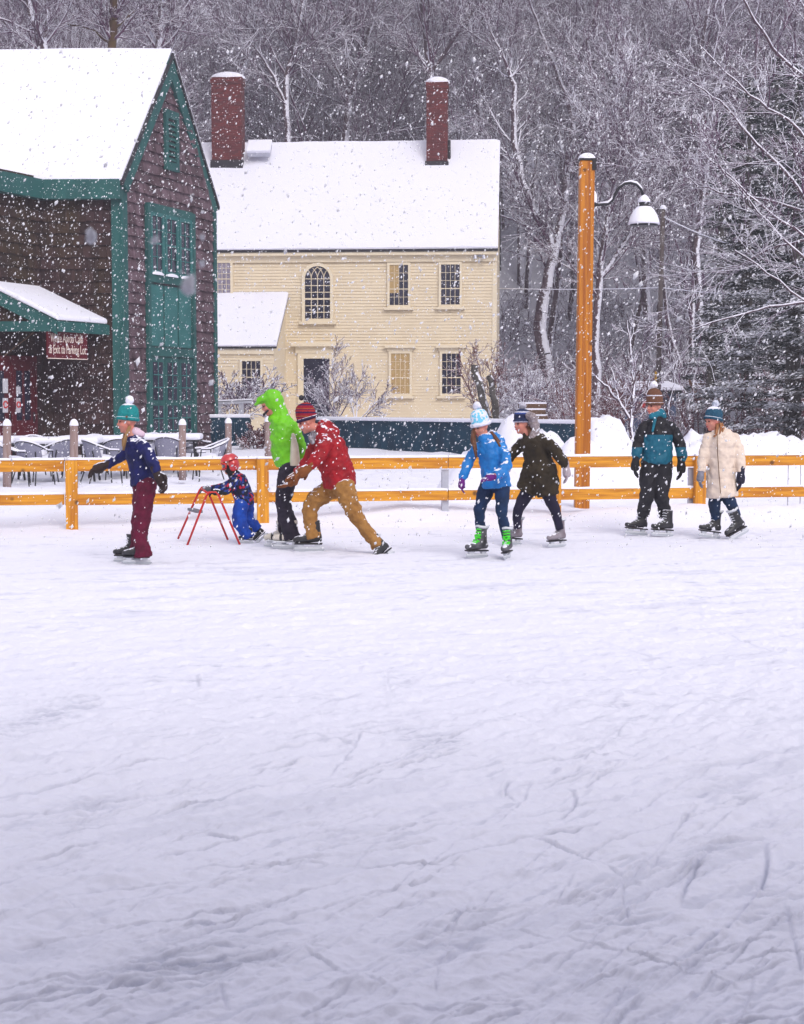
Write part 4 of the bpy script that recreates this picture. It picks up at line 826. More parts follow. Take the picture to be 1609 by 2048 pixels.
def shrub(px, py, Y, H, n, seed, label, m='twig', rmin=.007, spread=.8, name='bare_shrub'):
    out = [[], [], []]; rg_ = np.random.RandomState(seed); p = W(px, py, Y)
    for s in range(n): grow(rg_, (rg_.randn() * .1, rg_.randn() * .1, 0), (rg_.randn() * spread, rg_.randn() * spread, 1), H * rg_.uniform(.6, 1.1), .028, 0, out, [(6, .10, .03, 9, .5, .6), (4, .15, .03, 5, .5, .6), (3, .16, .0, 3, .5, .6), (2, .1, 0, 0, 0, 0)])
    e = empty(name, p, label, 'shrub'); a = np.array(out[0]); V, Q = tubes_np(a, 6); npmesh('stem', V, Q, M[m], e); a = np.array(out[1] + out[2]); a[:, 6:8] = np.maximum(a[:, 6:8], rmin); V, Q = tubes_np(a, 4); npmesh('branches', V, Q, M[m], e)
shrub(668, 845, 52, 1.95, 9, 1, 'dense snowy shrub in front of the house door'); shrub(716, 850, 51, 1.6, 5, 2, 'open thin branched shrub right of the house door')
shrub(470, 850, 54, 1.9, 11, 3, 'snow clogged shrub beside the porch wing window', rmin=.012); shrub(985, 860, 50, 2.2, 8, 4, 'tall reddish thin twigged shrub at the house corner', 'redtwig', spread=.35)
shrub(520, 905, 45, .7, 12, 5, 'low brown shrub in the gap between the navy windscreens', 'redtwig', rmin=.012)
shrub(1060, 850, 48, 1.6, 10, 6, 'snowy shrub at the foot of the big forked tree', 'twig'); shrub(1235, 850, 45, 1.4, 10, 7, 'red stemmed shrub behind the sapling', 'redtwig')
# evergreens
M['needle'] = mat('dark_snowy_needles', (.012, .026, .024), .85, c2=(.02, .035, .03), nscale=2, snow=.58)
def evergreen(loc, H, Rb, seed, label, z0=.05, power=.8):
    rg_ = np.random.RandomState(seed); e = empty('evergreen_tree', loc, label, 'tree');     Vs = []; nw = int(H * 4); br = []
    for w in range(nw):
        t = z0 + (1 - z0) * (w + rg_.rand()) / nw; z = H * t; r = Rb * (1 - t) ** power * rg_.uniform(.55, 1.15)
        for b in range(rg_.randint(3, 6)):
            az = rg_.uniform(0, 6.283); n = max(3, int(r / .16)); d = np.array([math.cos(az), math.sin(az)]); sd = np.array([-d[1], d[0]])
            for i in range(1, n + 1):
                s = r * i / n; zz = z + .15 * s - .10 * s * s * (1.2 / max(r, 1)) ; c = np.array([d[0] * s, d[1] * s, zz]); wid = (.22 + .34 * (1 - i / n)) * min(1, r / 1.5 + .3)
                if i % 2 == 0: br.append([0, 0, z, c[0], c[1], c[2], .012, .008]) if i == n // 2 * 2 else None
                for k in range(17):
                    q = c + np.append(sd * rg_.uniform(-1, 1) * wid, rg_.uniform(-.10, .05)); L = rg_.uniform(.07, .18); a = az + rg_.uniform(-1.1, 1.1); f = np.array([math.cos(a), math.sin(a), rg_.uniform(-.5, .1)]); g = np.array([-math.sin(a), math.cos(a), rg_.uniform(-.3, .3)])
                    Vs += [q - f * L * .3, q + g * L * .3 , q + f * L, q - g * L * .3]
    V = np.array(Vs); Q = np.arange(len(V)).reshape(-1, 4); npmesh('crown', V, Q, M['needle'], e); V, Q = tubes_np([[0, 0, -1, 0, 0, H, .28, .03]] + br, 6); npmesh('trunk', V, Q, M['greytrunk'], e)
def ev_at(px, Y, H, Rb, seed, label, **k): p = W(px, 870, Y); evergreen((p.x, Y, float(gz(p.x, Y))), H, Rb, seed, label, **k)
ev_at(1585, 44, 10.4, 2.6, 1, 'big dark evergreen with snow on its drooping boughs at the right edge')
ev_at(1490, 48, 10.6, 1.8, 2, 'tall snow dusted evergreen just left of the biggest evergreen', power=.7)
ev_at(1660, 41, 9.5, 2.4, 3, 'dark evergreen cut off by the right photo edge')
ev_at(1545, 58, 13.2, 2.6, 6, 'tallest dark evergreen, rising behind the two right hand evergreens'); ev_at(1438, 63, 12.0, 1.9, 7, 'narrow dark evergreen farthest back among the evergreens'); ev_at(1420, 56, 4.6, 1.5, 4, 'short rounded evergreen heaped with snow behind the woman in the cream coat', power=.5)
# ---------------------------------------------------------------- pole, wires, yard things
Y = 50; p0 = W(1314, 880, Y); p1 = W(1327, 416, Y)
po = empty('utility_pole', p0, 'thin grey utility pole with a yellow guard standing behind the teal jacket skater', 'pole'); b = MB(); b.tube([p0, p1], [.085, .065], 10); b.build('shaft', mat('brown_pole', (.075, .055, .05), .9, c2=(.14, .12, .12), nscale=2), po, True)
b = MB(); b.tube([W(1315, 775, Y) + Vector((-.07, -.12, 0)), W(1316, 742, Y) + Vector((-.07, -.12, 0))], .035, 8); b.build('guard', mat('yellow_plastic', (.6, .34, .03), .5), po)
b = MB(); b.ell(p1, (.1, 0, 0), (0, .1, 0), (0, 0, .1), 10, 6, 0, .6); b.build('snow_cap', M['snow_smooth'], po, True)
def wire(a, c, r, label, sag=.4):
    pts = []
    for i in range(25): t = i / 24; p = a * (1 - t) + c * t; p = p - up * sag * 4 * t * (1 - t); pts.append(p)
    b = MB(); b.tube(pts, r, 5); o = b.build('overhead_wire', M['snow_smooth'], None, True); tag(o, label, 'wire')
wire(p1 - up * .25, W(1720, 520, 46), .018, 'snow lined overhead wire running from the utility pole to the right'); wire(W(900, 571, 72), W(1321, 575, 50.2), .016, 'straight snow lined overhead wire behind the orange lamp post', .1); wire(W(1321, 575, 50.2), W(1720, 583, 46), .016, 'snow lined overhead wire right of the utility pole, lower one', .15)
Y = 54; q = lambda x, y, dY=0: W(x, y, Y + dY)
a_, c_ = q(1245, 880), q(1352, 880); SFr = Fr((a_.x, Y, 0), (1, 0, 0), (0, -1, 0)); wd_ = c_.x - a_.x; zt = q(1300, 772).z
sh_ = empty('blue_shed', (a_.x, Y, 0), 'blue grey yard shed with a snowy roof behind the sapling', 'shed')
M['shed'] = mat('slate_blue_siding', (.07, .10, .17), .7, c2=(.09, .12, .2), nscale=2, stretch=(1, 1, 6), bump=.2, bscale=8)
b = MB(); b.box(SFr, 0, wd_, .2, zt - .25, -2.5, 0); b.build('wall', M['shed'], sh_); b = MB(); b.hexa([SFr.pt(-.2, zt - .25, .25), SFr.pt(wd_ + .2, zt - .25, .25), SFr.pt(wd_ + .2, zt - .05, -2.7), SFr.pt(-.2, zt - .05, -2.7), SFr.pt(-.2, zt - .15, .25), SFr.pt(wd_ + .2, zt - .15, .25), SFr.pt(wd_ + .2, zt + .05, -2.7), SFr.pt(-.2, zt + .05, -2.7)]); r_ = b.build('roof', M['dark'], sh_)
b = MB(); b.hexa([SFr.pt(-.2, zt - .149, .25), SFr.pt(wd_ + .2, zt - .149, .25), SFr.pt(wd_ + .2, zt + .051, -2.7), SFr.pt(-.2, zt + .051, -2.7), SFr.pt(-.2, zt, .25), SFr.pt(wd_ + .2, zt, .25), SFr.pt(wd_ + .2, zt + .2, -2.7), SFr.pt(-.2, zt + .2, -2.7)]); b.build('snow_layer', M['snow_smooth'], r_, bevel=.04)
b = MB(); b.box(SFr, wd_ * .25, wd_ * .45, 1.4, zt - .5, 0.001, .03); b.build('sign_panel', M['red'], sh_)
b = MB(); b.box(SFr, wd_ * .62, wd_ * .86, .2, zt - .45, 0.001, .04); b.build('door', M['navy'], sh_)
a_, c_ = q(1382, 890, 2), q(1442, 890, 2); b = MB(); G2 = Fr((a_.x, Y + 2, 0), (1, 0, 0), (0, -1, 0)); zt = q(1400, 828, 2).z; wd2 = c_.x - a_.x
gs = empty('storage_hut', (a_.x, Y + 2, 0), 'pale grey storage hut with snow on top behind the woman in the cream coat', 'hut')
b = MB(); b.box(G2, 0, wd2, .2, zt, -2, 0); b.build('wall', mat('pale_grey_panel', (.42, .42, .5), .7, c2=(.36, .36, .44), nscale=2), gs); b = MB(); b.box(G2, -.1, wd2 + .5, zt, zt + .08, -2.1, .1); r_ = b.build('roof', M['dark'], gs); b = MB(); b.box(G2, -.1, wd2 + .5, zt + .081, zt + .2, -2.1, .1); b.build('snow_layer', M['snow_smooth'], r_, bevel=.04)
b = MB(); b.box(G2, wd2 * .2, wd2 * .7, .25, zt - .2, .001, .03); b.build('door', mat('pale_door', (.5, .5, .58), .6), gs)
# stairs
st = empty('yard_stairs', q(1420, 830, 6), 'snow dusted wooden steps climbing the bank behind the storage hut', 'stairs')
for i in range(8):
    p = q(1432 - i * 4, 818 - i * 7, 5 + i * .3); b = MB(); b.beam(p, p + up * .05, Vector((.35, 0, 0)), Vector((0, .14, 0))); t_ = b.build('tread', M['oldwood'], st); b = MB(); b.beam(p + up * .051, p + up * .09, Vector((.35, 0, 0)), Vector((0, .14, 0))); b.build('snow_cap', M['snow_smooth'], t_)
for s_ in (-1, 1): b = MB(); b.beam(q(1436, 828, 4.9) + Vector((s_ * .38, 0, 0)), q(1400, 762, 7.4) + Vector((s_ * .38, 0, 0)), Vector((.03, 0, 0)), Vector((0, .06, .09))); b.build('stringer', M['oldwood'], st)
b = MB(); b.tube([q(1402, 765, 7) + up * .1, q(1440, 812, 5) + up * .8], .03, 6); b.build('handrail', M['galv'], st)
# notice post
p = W(1471, 880, 46); e = empty('notice_post', (p.x, 46, .3), 'white notice board with a dark arrow on a post in the yard', 'sign')
b = MB(); b.tube([(p.x, 46, 0), (p.x, 46, W(0, 822, 46).z)], .035, 6); b.build('post', M['oldwood'], e); z1, z0 = W(0, 822, 46).z, W(0, 842, 46).z
N2 = Fr((p.x, 46, 0), (1, 0, 0), (0, -1, 0)); b = MB(); b.box(N2, -.14, .14, z0, z1, .04, .06); bd = b.build('board', M['paper'], e)
b = MB(); zc = (z0 + z1) / 2; b.beam(N2.pt(0, zc - .07, .066), N2.pt(0, zc + .03, .066), Vector((.012, 0, 0)), Vector((0, .003, 0))); b.add([N2.pt(-.05, zc + .02, .068), N2.pt(.05, zc + .02, .068), N2.pt(0, zc + .09, .068)], [(0, 1, 2)]); b.build('arrow', M['dark'], bd)
# timber stack
e = empty('timber_stack', W(1075, 850, 46), 'low stack of dark timbers under snow behind the windscreen', 'timber stack')
for i, (x0, x1, y) in enumerate(((1038, 1092, 812), (1040, 1090, 824), (1036, 1094, 836))): b = MB(); b.beam(W(x0, y, 46), W(x1, y, 46), Vector((0, .3, 0)), up * .06); t_ = b.build('timber', M['oldwood'], e); b = MB(); b.beam(W(x0, y, 46) + up * .085, W(x1, y, 46) + up * .085, Vector((0, .3, 0)), up * .024); b.build('snow_layer', M['snow_smooth'], t_)
for i, x0 in enumerate((1045, 1085)): b = MB(); b.beam(W(x0, 880, 46), W(x0, 812, 46), Vector((.05, 0, 0)), Vector((0, .05, 0))); b.build('support', M['oldwood'], e)
# trellis rail left of the house
b = MB(); e = empty('wooden_trellis', W(480, 850, 50), 'snow covered grey rail on posts behind the short windscreen', 'trellis'); b.beam(W(425, 806, 50), W(505, 803, 50), Vector((0, .1, 0)), up * .05); r_ = b.build('rail', M['galv'], e); b = MB(); b.beam(W(425, 802, 50), W(505, 799, 50), Vector((0, .1, 0)), up * .03); b.build('snow_layer', M['snow_smooth'], r_)
for x0 in (438, 483): b = MB(); b.beam(W(x0, 880, 50), W(x0, 806, 50), Vector((.07, 0, 0)), Vector((0, .07, 0))); b.build('post', M['galv'], e)
# ---------------------------------------------------------------- people
TEX = bpy.data.textures.new('folds', 'CLOUDS'); TEX.noise_scale = .07; TEX.noise_depth = 2
def loft(b, rings, seg=18, cap0=True, cap1=True, ce=.5):
    """rings: (centre Vector, half width in picture plane m, half depth m)"""
    C = [r[0] for r in rings]; m = len(C); P = []
    def ring(c, d, w, dd):
        pv = Vector((d.z, 0, -d.x)); pv = pv.normalized() if pv.length > .05 else Vector((1, 0, 0)); dv = d.cross(pv).normalized()
        return [c + pv * w * math.cos(2 * math.pi * k / seg) + dv * dd * math.sin(2 * math.pi * k / seg) for k in range(seg)]
    ds = [(C[min(i + 1, m - 1)] - C[max(i - 1, 0)]).normalized() for i in range(m)]
    rs = []
    if cap0: rs += [ring(C[0] - ds[0] * rings[0][1] * .8, ds[0], rings[0][1] * .3, rings[0][2] * .3), ring(C[0] - ds[0] * rings[0][1] * .5, ds[0], rings[0][1] * .75, rings[0][2] * .75)]
    for i in range(m): rs.append(ring(C[i], ds[i], rings[i][1], rings[i][2]))
    if cap1: rs += [ring(C[-1] + ds[-1] * rings[-1][1] * ce, ds[-1], rings[-1][1] * .75, rings[-1][2] * .75), ring(C[-1] + ds[-1] * rings[-1][1] * ce * 1.6, ds[-1], rings[-1][1] * .3, rings[-1][2] * .3)]
    V = [v for r in rs for v in r]; n = len(rs)
    F = [(i * seg + k, i * seg + (k + 1) % seg, (i + 1) * seg + (k + 1) % seg, (i + 1) * seg + k) for i in range(n - 1) for k in range(seg)]
    F += [tuple(range(seg - 1, -1, -1)), tuple((n - 1) * seg + k for k in range(seg))]
    b.add(V, F)
def union(b, name, m, parent, voxel=.012, smooth=3, disp=0, loc=None):
    o = b.build(name, None, parent, loc=loc)
    r = o.modifiers.new('r', 'REMESH'); r.mode = 'VOXEL'; r.voxel_size = voxel
    s = o.modifiers.new('s', 'SMOOTH'); s.iterations = smooth; s.factor = .5
    if disp: d = o.modifiers.new('d', 'DISPLACE'); d.texture = TEX; d.strength = disp; d.mid_level = .5; d.texture_coords = 'GLOBAL'
    bpy.context.view_layer.update(); ev = o.evaluated_get(bpy.context.evaluated_depsgraph_get()); me = bpy.data.meshes.new_from_object(ev)
    o.modifiers.clear(); old = o.data; o.data = me; bpy.data.meshes.remove(old); me.name = name
    me.polygons.foreach_set('use_smooth', [True] * len(me.polygons)); me.materials.clear(); me.materials.append(m); return o
M['skin'] = mat('skin', (.50, .22, .16), .55, c2=(.58, .20, .15), nscale=14, spec=.4)
M['eye'] = mat('dark_eye', (.02, .012, .01), .3); M['lip'] = mat('lips', (.45, .08, .08), .5)
M['blade'] = mat('steel_blade', (.55, .58, .62), .35, metal=.7); M['holder'] = mat('white_blade_holder', (.62, .64, .68), .5)
def cloth(n, c, c2=None, r=.75, sp=.3): return mat(n, c, r, c2=c2 or tuple(x * .7 for x in c), nscale=9, bump=.25, bscale=45, spec=sp, snow=.78, sscale=28)
def capsule(b, p, q, r0, r1, seg=10):
    p, q = Vector(p), Vector(q); d = (q - p); L = d.length; d.normalize()
    pr = [(p - d * r0 * .9, r0 * .35), (p - d * r0 * .6, r0 * .8), (p, r0), (q, r1), (q + d * r1 * .6, r1 * .8), (q + d * r1 * .9, r1 * .35)]
    b.tube([x[0] for x in pr], [x[1] for x in pr], seg)
def hand(b, p, d, palm, s=1.0, curl=.5, mitt=False):
    """p wrist, d pointing direction, palm = palm normal"""
    d = Vector(d).normalized(); n = Vector(palm); n = (n - d * n.dot(d)).normalized(); w = d.cross(n)
    b.tube([p - d * .03 * s, p, p + d * .045 * s, p + d * .085 * s, p + d * .10 * s], [.026 * s, .030 * s, .040 * s, .038 * s, .026 * s], 10)
    for k, (o, L) in enumerate(((-.030, .062), (-.010, .074), (.011, .068), (.031, .052))):
        if mitt: o *= .75
        q0 = p + d * .088 * s + w * o * s; sp_ = w * (k - 1.5) * .05; c = curl * (1 + .12 * k); r = (.0125 if mitt else .0095) * s
        d1 = (d + n * c * .5 + sp_).normalized(); q1 = q0 + d1 * L * .45 * s; d2 = (d + n * c * 1.3 + sp_).normalized(); q2 = q1 + d2 * L * .35 * s; d3 = (d + n * c * 2.4 + sp_).normalized(); q3 = q2 + d3 * L * .28 * s
        b.tube([q0 - d1 * .015, q0, q1, q2, q3, q3 + d3 * r * .8], [r, r * 1.05, r, r * .95, r * .8, r * .3], 8)
    q0 = p + d * .03 * s - w * .032 * s; d1 = (d * .7 - w * .8 + n * .3).normalized(); q1 = q0 + d1 * .035 * s; d2 = (d - w * .25 + n * .4).normalized(); q2 = q1 + d2 * .032 * s
    b.tube([q0, q1, q2, q2 + d2 * .006], [.013 * s, .012 * s, .0095 * s, .004 * s], 8)
def skate(parent, ankle, toe, up_, c_boot, c_acc, s=1.0, lace=None, style=0, pr=None):
    """ankle: point at the top of the boot foot; toe: direction of the toe; up_: boot axis"""
    u = Vector(up_).normalized(); t = Vector(toe); t = (t - u * t.dot(u)).normalized(); w = t.cross(u); P = lambda a, h, c=0: ankle + (t * a + u * h + w * c) * s
    b = MB(); n = 14
    secs = [(.01, .13, .050, .062), (.0, .07, .045, .055), (-.005, .02, .046, .056), (-.01, -.03, .042, .060), (-.005, -.06, .038, .064)]
    V = []; F = []
    for (a, h, cw, ta) in secs: V += [P(a + ta * math.cos(2 * math.pi * k / n), h, cw * math.sin(2 * math.pi * k / n)) for k in range(n)]
    for i in range(len(secs) - 1): F += [(i * n + k, i * n + (k + 1) % n, (i + 1) * n + (k + 1) % n, (i + 1) * n + k) for k in range(n)]
    F += [tuple(range(n - 1, -1, -1)), tuple((len(secs) - 1) * n + k for k in range(n))]; b.add(V, F)
    fs = [(-.07, .030, .033, -.045), (-.04, .042, .045, -.035), (0, .042, .062, -.02), (.05, .040, .058, -.03), (.10, .043, .042, -.045), (.15, .044, .034, -.052), (.19, .034, .028, -.058), (.205, .015, .014, -.062)]
    V = []; F = []
    for (a, cw, hh, hc) in fs: V += [P(a, max(hc + hh * math.sin(2 * math.pi * k / n), -.09), cw * math.cos(2 * math.pi * k / n)) for k in range(n)]
    for i in range(len(fs) - 1): F += [(i * n + k, i * n + (k + 1) % n, (i + 1) * n + (k + 1) % n, (i + 1) * n + k) for k in range(n)]
    F += [tuple(range(n - 1, -1, -1)), tuple((len(fs) - 1) * n + k for k in range(n))]; b.add(V, F)
    o = union(b, 'skate', c_boot, parent, .010, 2)
    b = MB(); b.beam(P(-.075, -.095), P(.19, -.095), w * .034 * s, u * .007 * s); b.build('sole', c_acc, o, bevel=.003)
    b = MB()
    for (a0, a1) in ((-.06, .0), (.10, .165)): b.hexa([P(a0 + .01, -.135, -.008), P(a1 - .005, -.135, -.008), P(a1 - .005, -.135, .008), P(a0 + .01, -.135, .008), P(a0, -.10, -.025), P(a1, -.10, -.025), P(a1, -.10, .025), P(a0, -.10, .025)])
    b.beam(P(-.08, -.135), P(.19, -.135), w * .007 * s, u * .009 * s); b.build('blade_holder', M['holder'], o)
    b = MB(); pts = [(-.10, -.148), (-.085, -.165), (-.04, -.170), (.14, -.170), (.19, -.163), (.205, -.145)]
    b.slab([P(a, h, -.002) for a, h in pts] + [P(.19, -.14, -.002), P(-.085, -.14, -.002)], w * .004); b.build('blade', M['blade'], o)
    b = MB(); lc = lace or M['holder']
    for k in range(6):
        h = .12 - k * .028 if k < 4 else -.0 - (k - 4) * .012; a = .060 if k < 4 else .075 + (k - 4) * .03; r = .040
        b.tube([P(a - .02, h, -.036), P(a + .006, h + .004, -.012), P(a + .006, h - .004, .012), P(a - .02, h, .036)], .0045 if not lace else .009, 5)
    if lace:
        b.tube([P(.06, .06, -.03), P(.075, .02, 0), P(.06, .06, .03)], .012, 6); b.tube([P(.07, .01, -.035), P(.09, -.03, 0), P(.07, .01, .035)], .012, 6)
    b.build('laces', lc, o)
    if style == 1:
        b = MB(); b.tube([P(-.055, .125, 0), P(-.05, .15, .03), P(.0, .145, .052), (P(.055, .15, .03)), P(.06, .155, -.0), P(.055, .15, -.03), P(.0, .145, -.052), P(-.05, .15, -.03), P(-.055, .125, 0)], .014, 6); b.build('cuff', M['holder'], o, True)
    return o
class Per:
    def __init__(s, Y, label, feet, name='person'):
        s.Y = Y; s.k = Y / FPX; s.b = MB(); s.o = W(feet[0], feet[1], Y); s.label = label; s.root = None; s.parts = []
        s.root = None
    def w(s, x, y, dy=0): 
        p = W(x, y, s.Y); return p + Vector((0, dy, 0))
    def gp(s, px, dy, sc=1.0, lift=0):
        p = s.w(px, 1000, dy); return Vector((p.x, p.y, .172 * sc + lift))
    def rings(s, R_): return [(s.w(r[0], r[1], r[2]), r[3] * s.k, r[4]) for r in R_]
    def finish(s, body_rings, head, hd, arms, legs, skin=None):
        """builds the one continuous body"""
        b = s.b
        for R_ in body_rings: loft(b, [(c, w * .84, d * .84) for c, w, d in s.rings(R_)[:-1]], ce=.05)
        for a in arms: loft(b, [(c, w * .72, d * .72) for c, w, d in s.rings(a['r'])]); hand(b, s.rings(a['r'])[-1][0], a['d'], a['n'], a.get('s', 1) * .82, a.get('c', .5), a.get('m', False))
        for L in legs: loft(b, [(c, w * .72, d * .72) for c, w, d in s.rings(L)[:-1]], ce=.05)
        # head: hc centre, f facing, u up
        hc, f, u, hs = head; f = Vector(f).normalized(); u = Vector(u).normalized(); u = (u - f * u.dot(f)).normalized(); sd = f.cross(u); s.hc, s.f, s.u, s.sd, s.hs = hc, f, u, sd, hs
        Q = lambda a, c, h: hc + (f * a + sd * c + u * h) * hs
        s.Q = Q
        b.ell(hc + u * .03 * hs - f * .012 * hs, f * .092 * hs, sd * .074 * hs, u * .088 * hs); b.ell(Q(.022, 0, -.035), f * .066 * hs, sd * .060 * hs, u * .078 * hs)
        b.ell(Q(.06, 0, -.088), f * .024 * hs, sd * .026 * hs, u * .022 * hs)         # chin
        b.ell(Q(.088, 0, -.018), f * .022 * hs, sd * .012 * hs, u * .020 * hs); b.ell(Q(.082, 0, .005), f * .012 * hs, sd * .010 * hs, u * .028 * hs)  # nose
        b.ell(Q(.076, 0, .030), f * .016 * hs, sd * .05 * hs, u * .014 * hs)          # brow
        for e in (-1, 1): b.ell(Q(.055, e * .036, -.028), f * .028 * hs, sd * .024 * hs, u * .026 * hs); b.ell(Q(-.005, e * .073, -.005), f * .018 * hs, sd * .010 * hs, u * .032 * hs)
        b.ell(Q(.080, 0, -.054), f * .012 * hs, sd * .024 * hs, u * .010 * hs)
        neck = s.rings(body_rings[0])[0][0]; loft(b, [(hc - u * .06 * hs - f * .01, .052 * hs, .052 * hs), ((hc + neck) / 2 - up * .03, .052 * hs, .055 * hs), (neck, .06 * hs, .07 * hs)])
        s.root = union(b, 'person', M['skin'], None, .0095, 2, loc=s.o); tag(s.root, s.label, 'person', None)
        for e in (-1, 1): m = MB(); m.ell(Q(.078, e * .030, .006), f * .008 * hs, sd * .013 * hs, u * .007 * hs, 8, 6); m.build('eye', M['eye'], s.root, True)
        m = MB(); m.ell(Q(.089, 0, -.056), f * .007 * hs, sd * .022 * hs, u * .007 * hs, 10, 6); m.build('lips', M['lip'], s.root, True)
        return s.root
    def garment(s, name, m, lofts, voxel=.012, disp=.018, smooth=3, extra=None, cap=True):
        b = MB()
        for R_ in lofts: loft(b, s.rings(R_), ce=.02)
        if extra: extra(b)
        return union(b, name, m, s.root, voxel, smooth, disp)
    def beanie(s, m, pom=None, h=.16, tilt=-.25, brow=.038, brim=None, rim=.022, puff=1.0, slouch=0):
        h = h * .84
        u = (s.u + s.f * -tilt * -1 * .0 + s.f * tilt).normalized(); f = (s.f - u * s.f.dot(u)).normalized(); sd = s.sd; hs = s.hs
        c = s.Q(-.012, 0, brow); b = MB()
        prof = [(.98, -.03), (1.0, .0), (1.02, .03), (1.0, .055), (.90, h * .66), (.72, h * .84), (.45, h * .96), (.12, h)]
        n = 22; V = []; F = []
        for r, z in prof: V += [c + (u * z + f * (.103 * puff * r * math.cos(2 * math.pi * k / n) - max(0, z - .05) * slouch) + sd * .085 * puff * r * math.sin(2 * math.pi * k / n)) * hs for k in range(n)]
        for i in range(len(prof) - 1): F += [(i * n + k, i * n + (k + 1) % n, (i + 1) * n + (k + 1) % n, (i + 1) * n + k) for k in range(n)]
        F += [tuple(range(n - 1, -1, -1)), tuple((len(prof) - 1) * n + k for k in range(n))]; b.add(V, F); hat = b.build('hat', m, s.root, True)
        b = MB(); pts = [c + (u * (-.012) + f * .100 * puff * math.cos(t) + sd * .083 * puff * math.sin(t)) * hs for t in np.linspace(0, 2 * math.pi, 25)]; b.tube(pts, rim * hs * .75, 8, cap=False); b.build('brim', brim or m, hat, True)
        if pom is not None:
            pc = c + (u * (h + .035) - f * slouch * (h - .03)) * hs; b = MB(); rgp = random.Random(5)
            for k in range(22): v = Vector((rgp.gauss(0, 1), rgp.gauss(0, 1), rgp.gauss(0, 1))).normalized() * .022 * hs; b.ell(pc + v, (.026 * hs, 0, 0), (0, .026 * hs, 0), (0, 0, .026 * hs), 8, 6)
            union(b, 'pom_pom', pom, hat, .009, 1)
        return hat
    def gloves(s, arms, m, parts=None, sc_=1.18, name='glove'):
        for a in arms:
            b = MB(); p = s.rings(a['r'])[-1][0]; hand(b, p, a['d'], a['n'], a.get('s', 1) * sc_, a.get('c', .5), a.get('m', False)); d = Vector(a['d']).normalized(); capsule(b, p - d * .05, p + d * .01, .042 * a.get('s', 1), .040 * a.get('s', 1)); union(b, name, a.get('gm', m), s.root, .008, 1)
    def hair(s, m, strands, r=.02, name='hair'):
        b = MB(); rgp = random.Random(8)
        for pts in strands:
            P = [s.w(*p[:3]) for p in pts]
            for k in range(7):
                j = Vector((rgp.uniform(-1, 1), rgp.uniform(-1, 1), 0)) * r * .7; b.tube([p + j * (1 + .3 * i) + Vector((rgp.uniform(-1, 1), rgp.uniform(-1, 1), 0)) * r * .3 for i, p in enumerate(P)], [r * .6] * (len(P) - 1) + [r * .15], 6)
        return b.build(name, m, s.root, True)
L_ = Vector((-1, 0, 0))
def V3(x, y, z): return Vector((x, y, z))
# --- A: girl, navy jacket, maroon snow trousers
p = Per(16.6, 'girl in teal bobble hat, navy jacket and maroon snow trousers gliding with arms out', (285, 1128))
tA = [[(265, 872, 0, 13, .07), (269, 884, 0, 21, .15), (276, 905, 0, 25, .175), (284, 935, 0, 25, .165), (289, 968, 0, 27, .17)]]
aA = [dict(r=[(264, 886, .15, 12, .065), (248, 903, .22, 11, .055), (234, 917, .26, 10, .05), (216, 926, .27, 8.5, .043), (202, 932, .27, 8, .04)], d=V3(-1, .0, -.42), n=V3(0, -.4, -1), c=.45, m=True),
      dict(r=[(287, 888, -.15, 13, .07), (302, 905, -.21, 12.5, .06), (313, 922, -.24, 11.5, .055), (318, 932, -.25, 10.5, .05), (321, 942, -.25, 9.5, .045)], d=V3(.55, -.1, -1), n=V3(-.6, -.8, 0), c=.8, s=1.1, m=True)]
lA = [[(283, 966, .09, 20, .11), (280, 1000, .09, 17.5, .10), (275, 1040, .09, 15.5, .085), (272, 1075, .08, 13.5, .08), (272, 1092, .08, 14, .085), (270, 1103, .08, 15, .09)],
      [(295, 966, -.08, 21, .115), (291, 1000, -.09, 19, .10), (287, 1040, -.10, 16, .09), (284, 1075, -.10, 14.5, .085), (288, 1098, -.10, 17, .09), (290, 1112, -.10, 18, .1)]]
p.finish(tA, (p.w(255, 843), V3(-1, -.28, -.12), V3(-.12, 0, 1), 1.0), None, aA, lA)
m_ = cloth('navy_nylon', (.007, .010, .10), (.004, .006, .05)); p.garment('jacket', m_, tA + [a['r'] for a in aA], disp=0.041)
p.garment('snow_trousers', cloth('maroon_nylon', (.13, .003, .030), (.075, .002, .018)), lA, disp=0.047); p.gloves(aA, cloth('dark_leather', (.035, .02, .018)), sc_=1.35, name='mitten')
h_ = p.beanie(mat('teal_knit', (.006, .17, .18), .9, c2=(.015, .26, .26), nscale=30, bump=.5, bscale=50, snow=.9), M['snow'], h=.17, tilt=-.22, puff=1.03)
b = MB(); b.ell(p.w(257, 833, -.11), (.012, 0, 0), (0, .006, 0), (0, 0, .012), 10, 6); b.build('badge', M['oldwood'], h_)
p.hair(mat('light_brown_hair', (.30, .17, .07), .6), [[(262, 852, -.07), (257, 870, -.12), (253, 886, -.14), (252, 900, -.14)], [(250, 862, .05), (246, 878, .05), (245, 893, .05)]], .016)
b = MB(); capsule(b, p.w(272, 864, -.02), p.w(284, 868, -.02), .05, .04); union(b, 'hood', mat('pale_pink_fleece', (.62, .38, .48), .9, c2=(.7, .6, .7)), p.root, .01, 2, .02)
bk = cloth('black_boot', (.008, .008, .010), (.03, .03, .034), .45, .5)
skate(p.root, p.gp(262, .08, .98), L_, V3(.02, 0, 1), bk, M['dark'], .98); skate(p.root, p.gp(287, -.10), L_, V3(.02, 0, 1), bk, M['dark'], 1.0)
